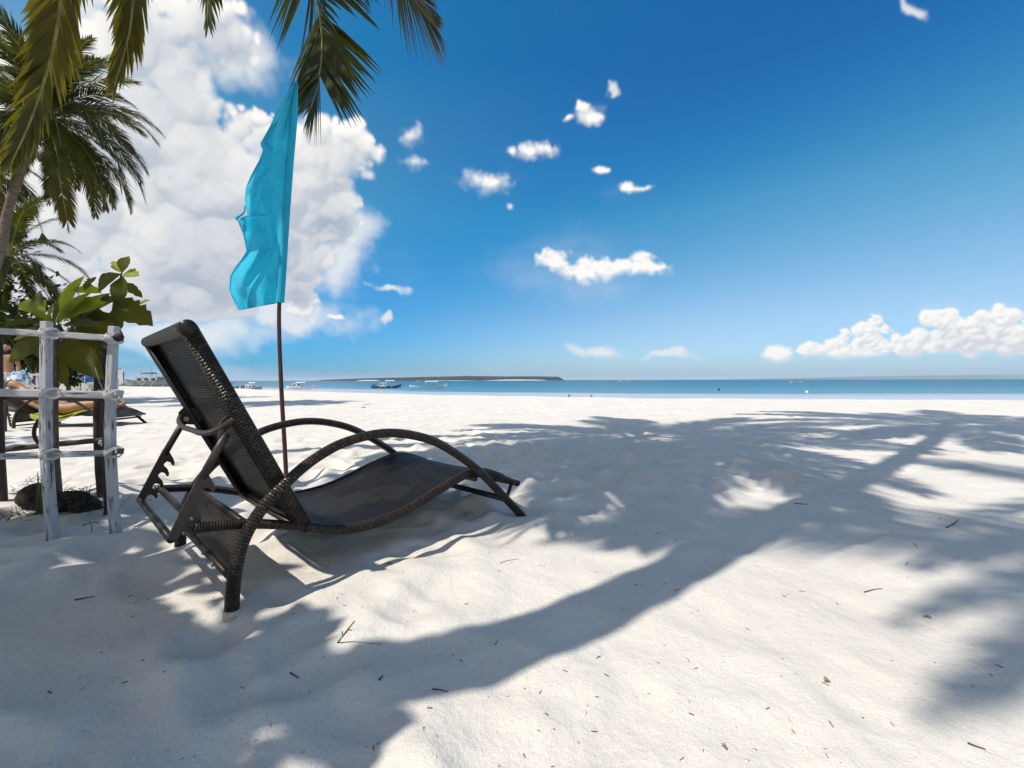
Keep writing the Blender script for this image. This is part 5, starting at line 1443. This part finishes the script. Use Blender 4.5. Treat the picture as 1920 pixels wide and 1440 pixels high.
# buoys
for (px, py, r_, mt, lab) in ((1348, 732, 0.22, 'black_rubber', 'small black mooring buoy on the shallow water'), (1513, 737, 0.2, 'canvas', 'small white mooring buoy on the shallow water')):
    x, y, z = sea(px, py)
    o = empty('buoy', (x, y, WATER_Z), 0, lab, 'buoy')
    MB().blob((0, 0, 0.1), r_, 14, 10, 0, (1, 1, 1)).build('float', M[mt], o)
    MB().tube([(0, 0, 0.2), (0, 0, 0.42)], 0.05, 8).build('eye', M[mt], o)

# ------------------------------------------------------------------ things lying on the sand
def on_sand(px, py):
    for _ in range(1):
        Yd = CAM_H * F_PX / (py - (712.5 - 0.0025 * (px - 960)))
        x = (px - 960) / F_PX * Yd
        for k in range(4):
            Yd = (CAM_H - gz(x, Yd)) * F_PX / (py - (712.5 - 0.0025 * (px - 960))); x = (px - 960) / F_PX * Yd
    return Vector((x, Yd, gz(x, Yd)))
def twig(pix, r, label, group=None, fork=None, name='twig', mat='twig'):
    pts = [on_sand(*p) for p in pix]
    o = pts[0]
    root = MB()
    q = [p - o + Vector((0, 0, r * 0.8)) for p in pts]
    root.tube(spline(q, 12) if len(q) > 2 else q, [r * (1 - 0.5 * i / 11) for i in range(12)] if len(q) > 2 else [r, r * 0.6], 6)
    if fork:
        for fk in fork:
            q = [on_sand(*p) - o + Vector((0, 0, r * 0.8)) for p in fk]
            root.tube(q if len(q) < 3 else spline(q, 8), [r * 0.6] * (len(q) if len(q) < 3 else 8), 5)
    ob = root.build(name, M[mat]); ob.location = o
    return tag(ob, label, 'twig', group)
twig([(630, 1209), (645, 1190), (652, 1180), (662, 1168)], 0.0022, 'forked dry twig on the lit sand in front of the lounger', None, [[(640, 1197), (638, 1188)], [(650, 1183), (656, 1186)]])
twig([(630, 1209), (662, 1212), (712, 1212)], 0.0012, 'thin straight dry stalk touching the forked twig')
twig([(540, 1266), (556, 1276)], 0.0022, 'short dark twig in the trunk shadow, left of the others')
twig([(708, 1280), (711, 1276), (715, 1272)], 0.0025, 'small curled twig in the middle of the trunk shadow')
twig([(808, 1297), (822, 1298), (838, 1302)], 0.0018, 'curved thin twig near the lower edge of the trunk shadow')
twig([(135, 1128), (155, 1124), (172, 1121)], 0.0026, 'straight dark twig lying in the leaf shade at lower left')
twig([(937, 1058), (950, 1053), (970, 1050)], 0.0013, 'thin pale stalk on the lit sand below the lounger foot')
twig([(1622, 1113), (1640, 1108), (1656, 1106)], 0.0020, 'brown twig on the lit sand right of the trunk shadow')
twig([(1776, 991), (1790, 984), (1800, 976)], 0.0032, 'dark twig on the sand at right, among the frond shadows')
twig([(1820, 1400), (1835, 1406), (1853, 1412)], 0.0022, 'dark twig at the lower right corner of the sand')
twig([(1490, 945), (1515, 947)], 0.0025, 'short twig in the wide shadow at mid right')
for k, (x, y, dx, dy) in enumerate([(927, 1212, 6, -9), (1558, 1358, 8, 12), (1700, 1062, 5, -7), (1544, 1284, 14, 6), (1230, 1002, 10, -3), (1055, 1260, 9, 4), (1400, 1180, 6, 5), (1715, 1020, 8, 8), (1860, 1268, 7, 4), (1118, 1238, 9, -5),
                                    (300, 1265, 5, -4), (82, 1300, 8, 5), (1010, 1305, 4, -6), (1265, 1110, 9, -3), (980, 1420, 4, 8), (1500, 1110, 12, 2), (860, 1240, 6, 5), (236, 1122, 8, -4), (680, 760, 14, -3)]):
    twig([(x, y), (x + dx, y + dy)], 0.0012 if y > 800 else 0.008, 'tiny dark twig scrap scattered on the open sand', 'tiny twig scraps on the sand')
def scrap(px, py, s, label, mat='dryleaf', rot=0.5, seed=1):
    p = on_sand(px, py); mb = MB(); rr = random.Random(seed)
    leaf_shape(mb, (0, 0, 0.006), (math.cos(rot), math.sin(rot), 0.35), (0.2, 0, 1), s, s * 0.5, 0.9, 0.5, 0.25, rr, 0, 7)
    o = mb.build('dry_leaf', M[mat]); o.location = p
    return tag(o, label, 'leaf')
scrap(722, 1063, 0.032, 'small orange-brown dry leaf in the shadow gap under the lounger', rot=0.9)
scrap(1548, 1284, 0.018, 'pale dry leaf scrap on the lit sand at lower right', rot=0.3, seed=3)
scrap(1363, 1414, 0.014, 'brown curled leaf scrap at the bottom edge of the sand', rot=1.8, seed=4)
scrap(1750, 1164, 0.02, 'crumpled yellow-brown leaf scrap on the right sand', rot=2.4, seed=5)
scrap(676, 765, 0.16, 'dry palm leaf scrap lying far off on the bright sand', rot=0.2, seed=6)
# fine plant litter: too small to pick apart
mb = MB(); rr = random.Random(21)
N = 520
xs = []; 
for k in range(N):
    r_ = 0.6 + 6.5 * rr.random() ** 1.7; a = rr.uniform(-1.0, 1.0); xs.append((r_ * math.sin(a), r_ * math.cos(a)))
zs = height(np.array([p[0] for p in xs]), np.array([p[1] for p in xs]))
for (x, y), z in zip(xs, zs):
    a = rr.uniform(0, PI); l = rr.uniform(0.0015, 0.007); w = rr.uniform(0.0004, 0.0012)
    mb.tube([(x - math.cos(a) * l, y - math.sin(a) * l, z + 0.001), (x + math.cos(a) * l, y + math.sin(a) * l, z + 0.002)], w, 3, False)
tag(mb.build('plant_litter', M['twig']), 'fine dark plant litter strewn over the sand', None, None, 'stuff')
# crumbs of shell and coral
mb = MB(); xs = []
for k in range(420):
    if k % 6 == 0: cx, cy = 0.7 + 5 * rr.random() ** 1.5, rr.uniform(-0.95, 0.95)
    r_ = cx + rr.gauss(0, 0.12); a = cy + rr.gauss(0, 0.10); xs.append((r_ * math.sin(a), r_ * math.cos(a)))
zs = height(np.array([p[0] for p in xs]), np.array([p[1] for p in xs]))
for (x, y), z in zip(xs, zs):
    mb.blob((x, y, z + 0.0005), rr.uniform(0.0012, 0.004), 5, 3, 0.3, (1.3, 1, 0.6), rnd=rr)
M['shell'] = simple('pale_shell', (0.66, 0.61, 0.55), 0.6, 0.25, 90)
tag(mb.build('shell_crumbs', M['shell']), 'crumbs of pale shell and coral strewn over the sand', None, None, 'stuff')
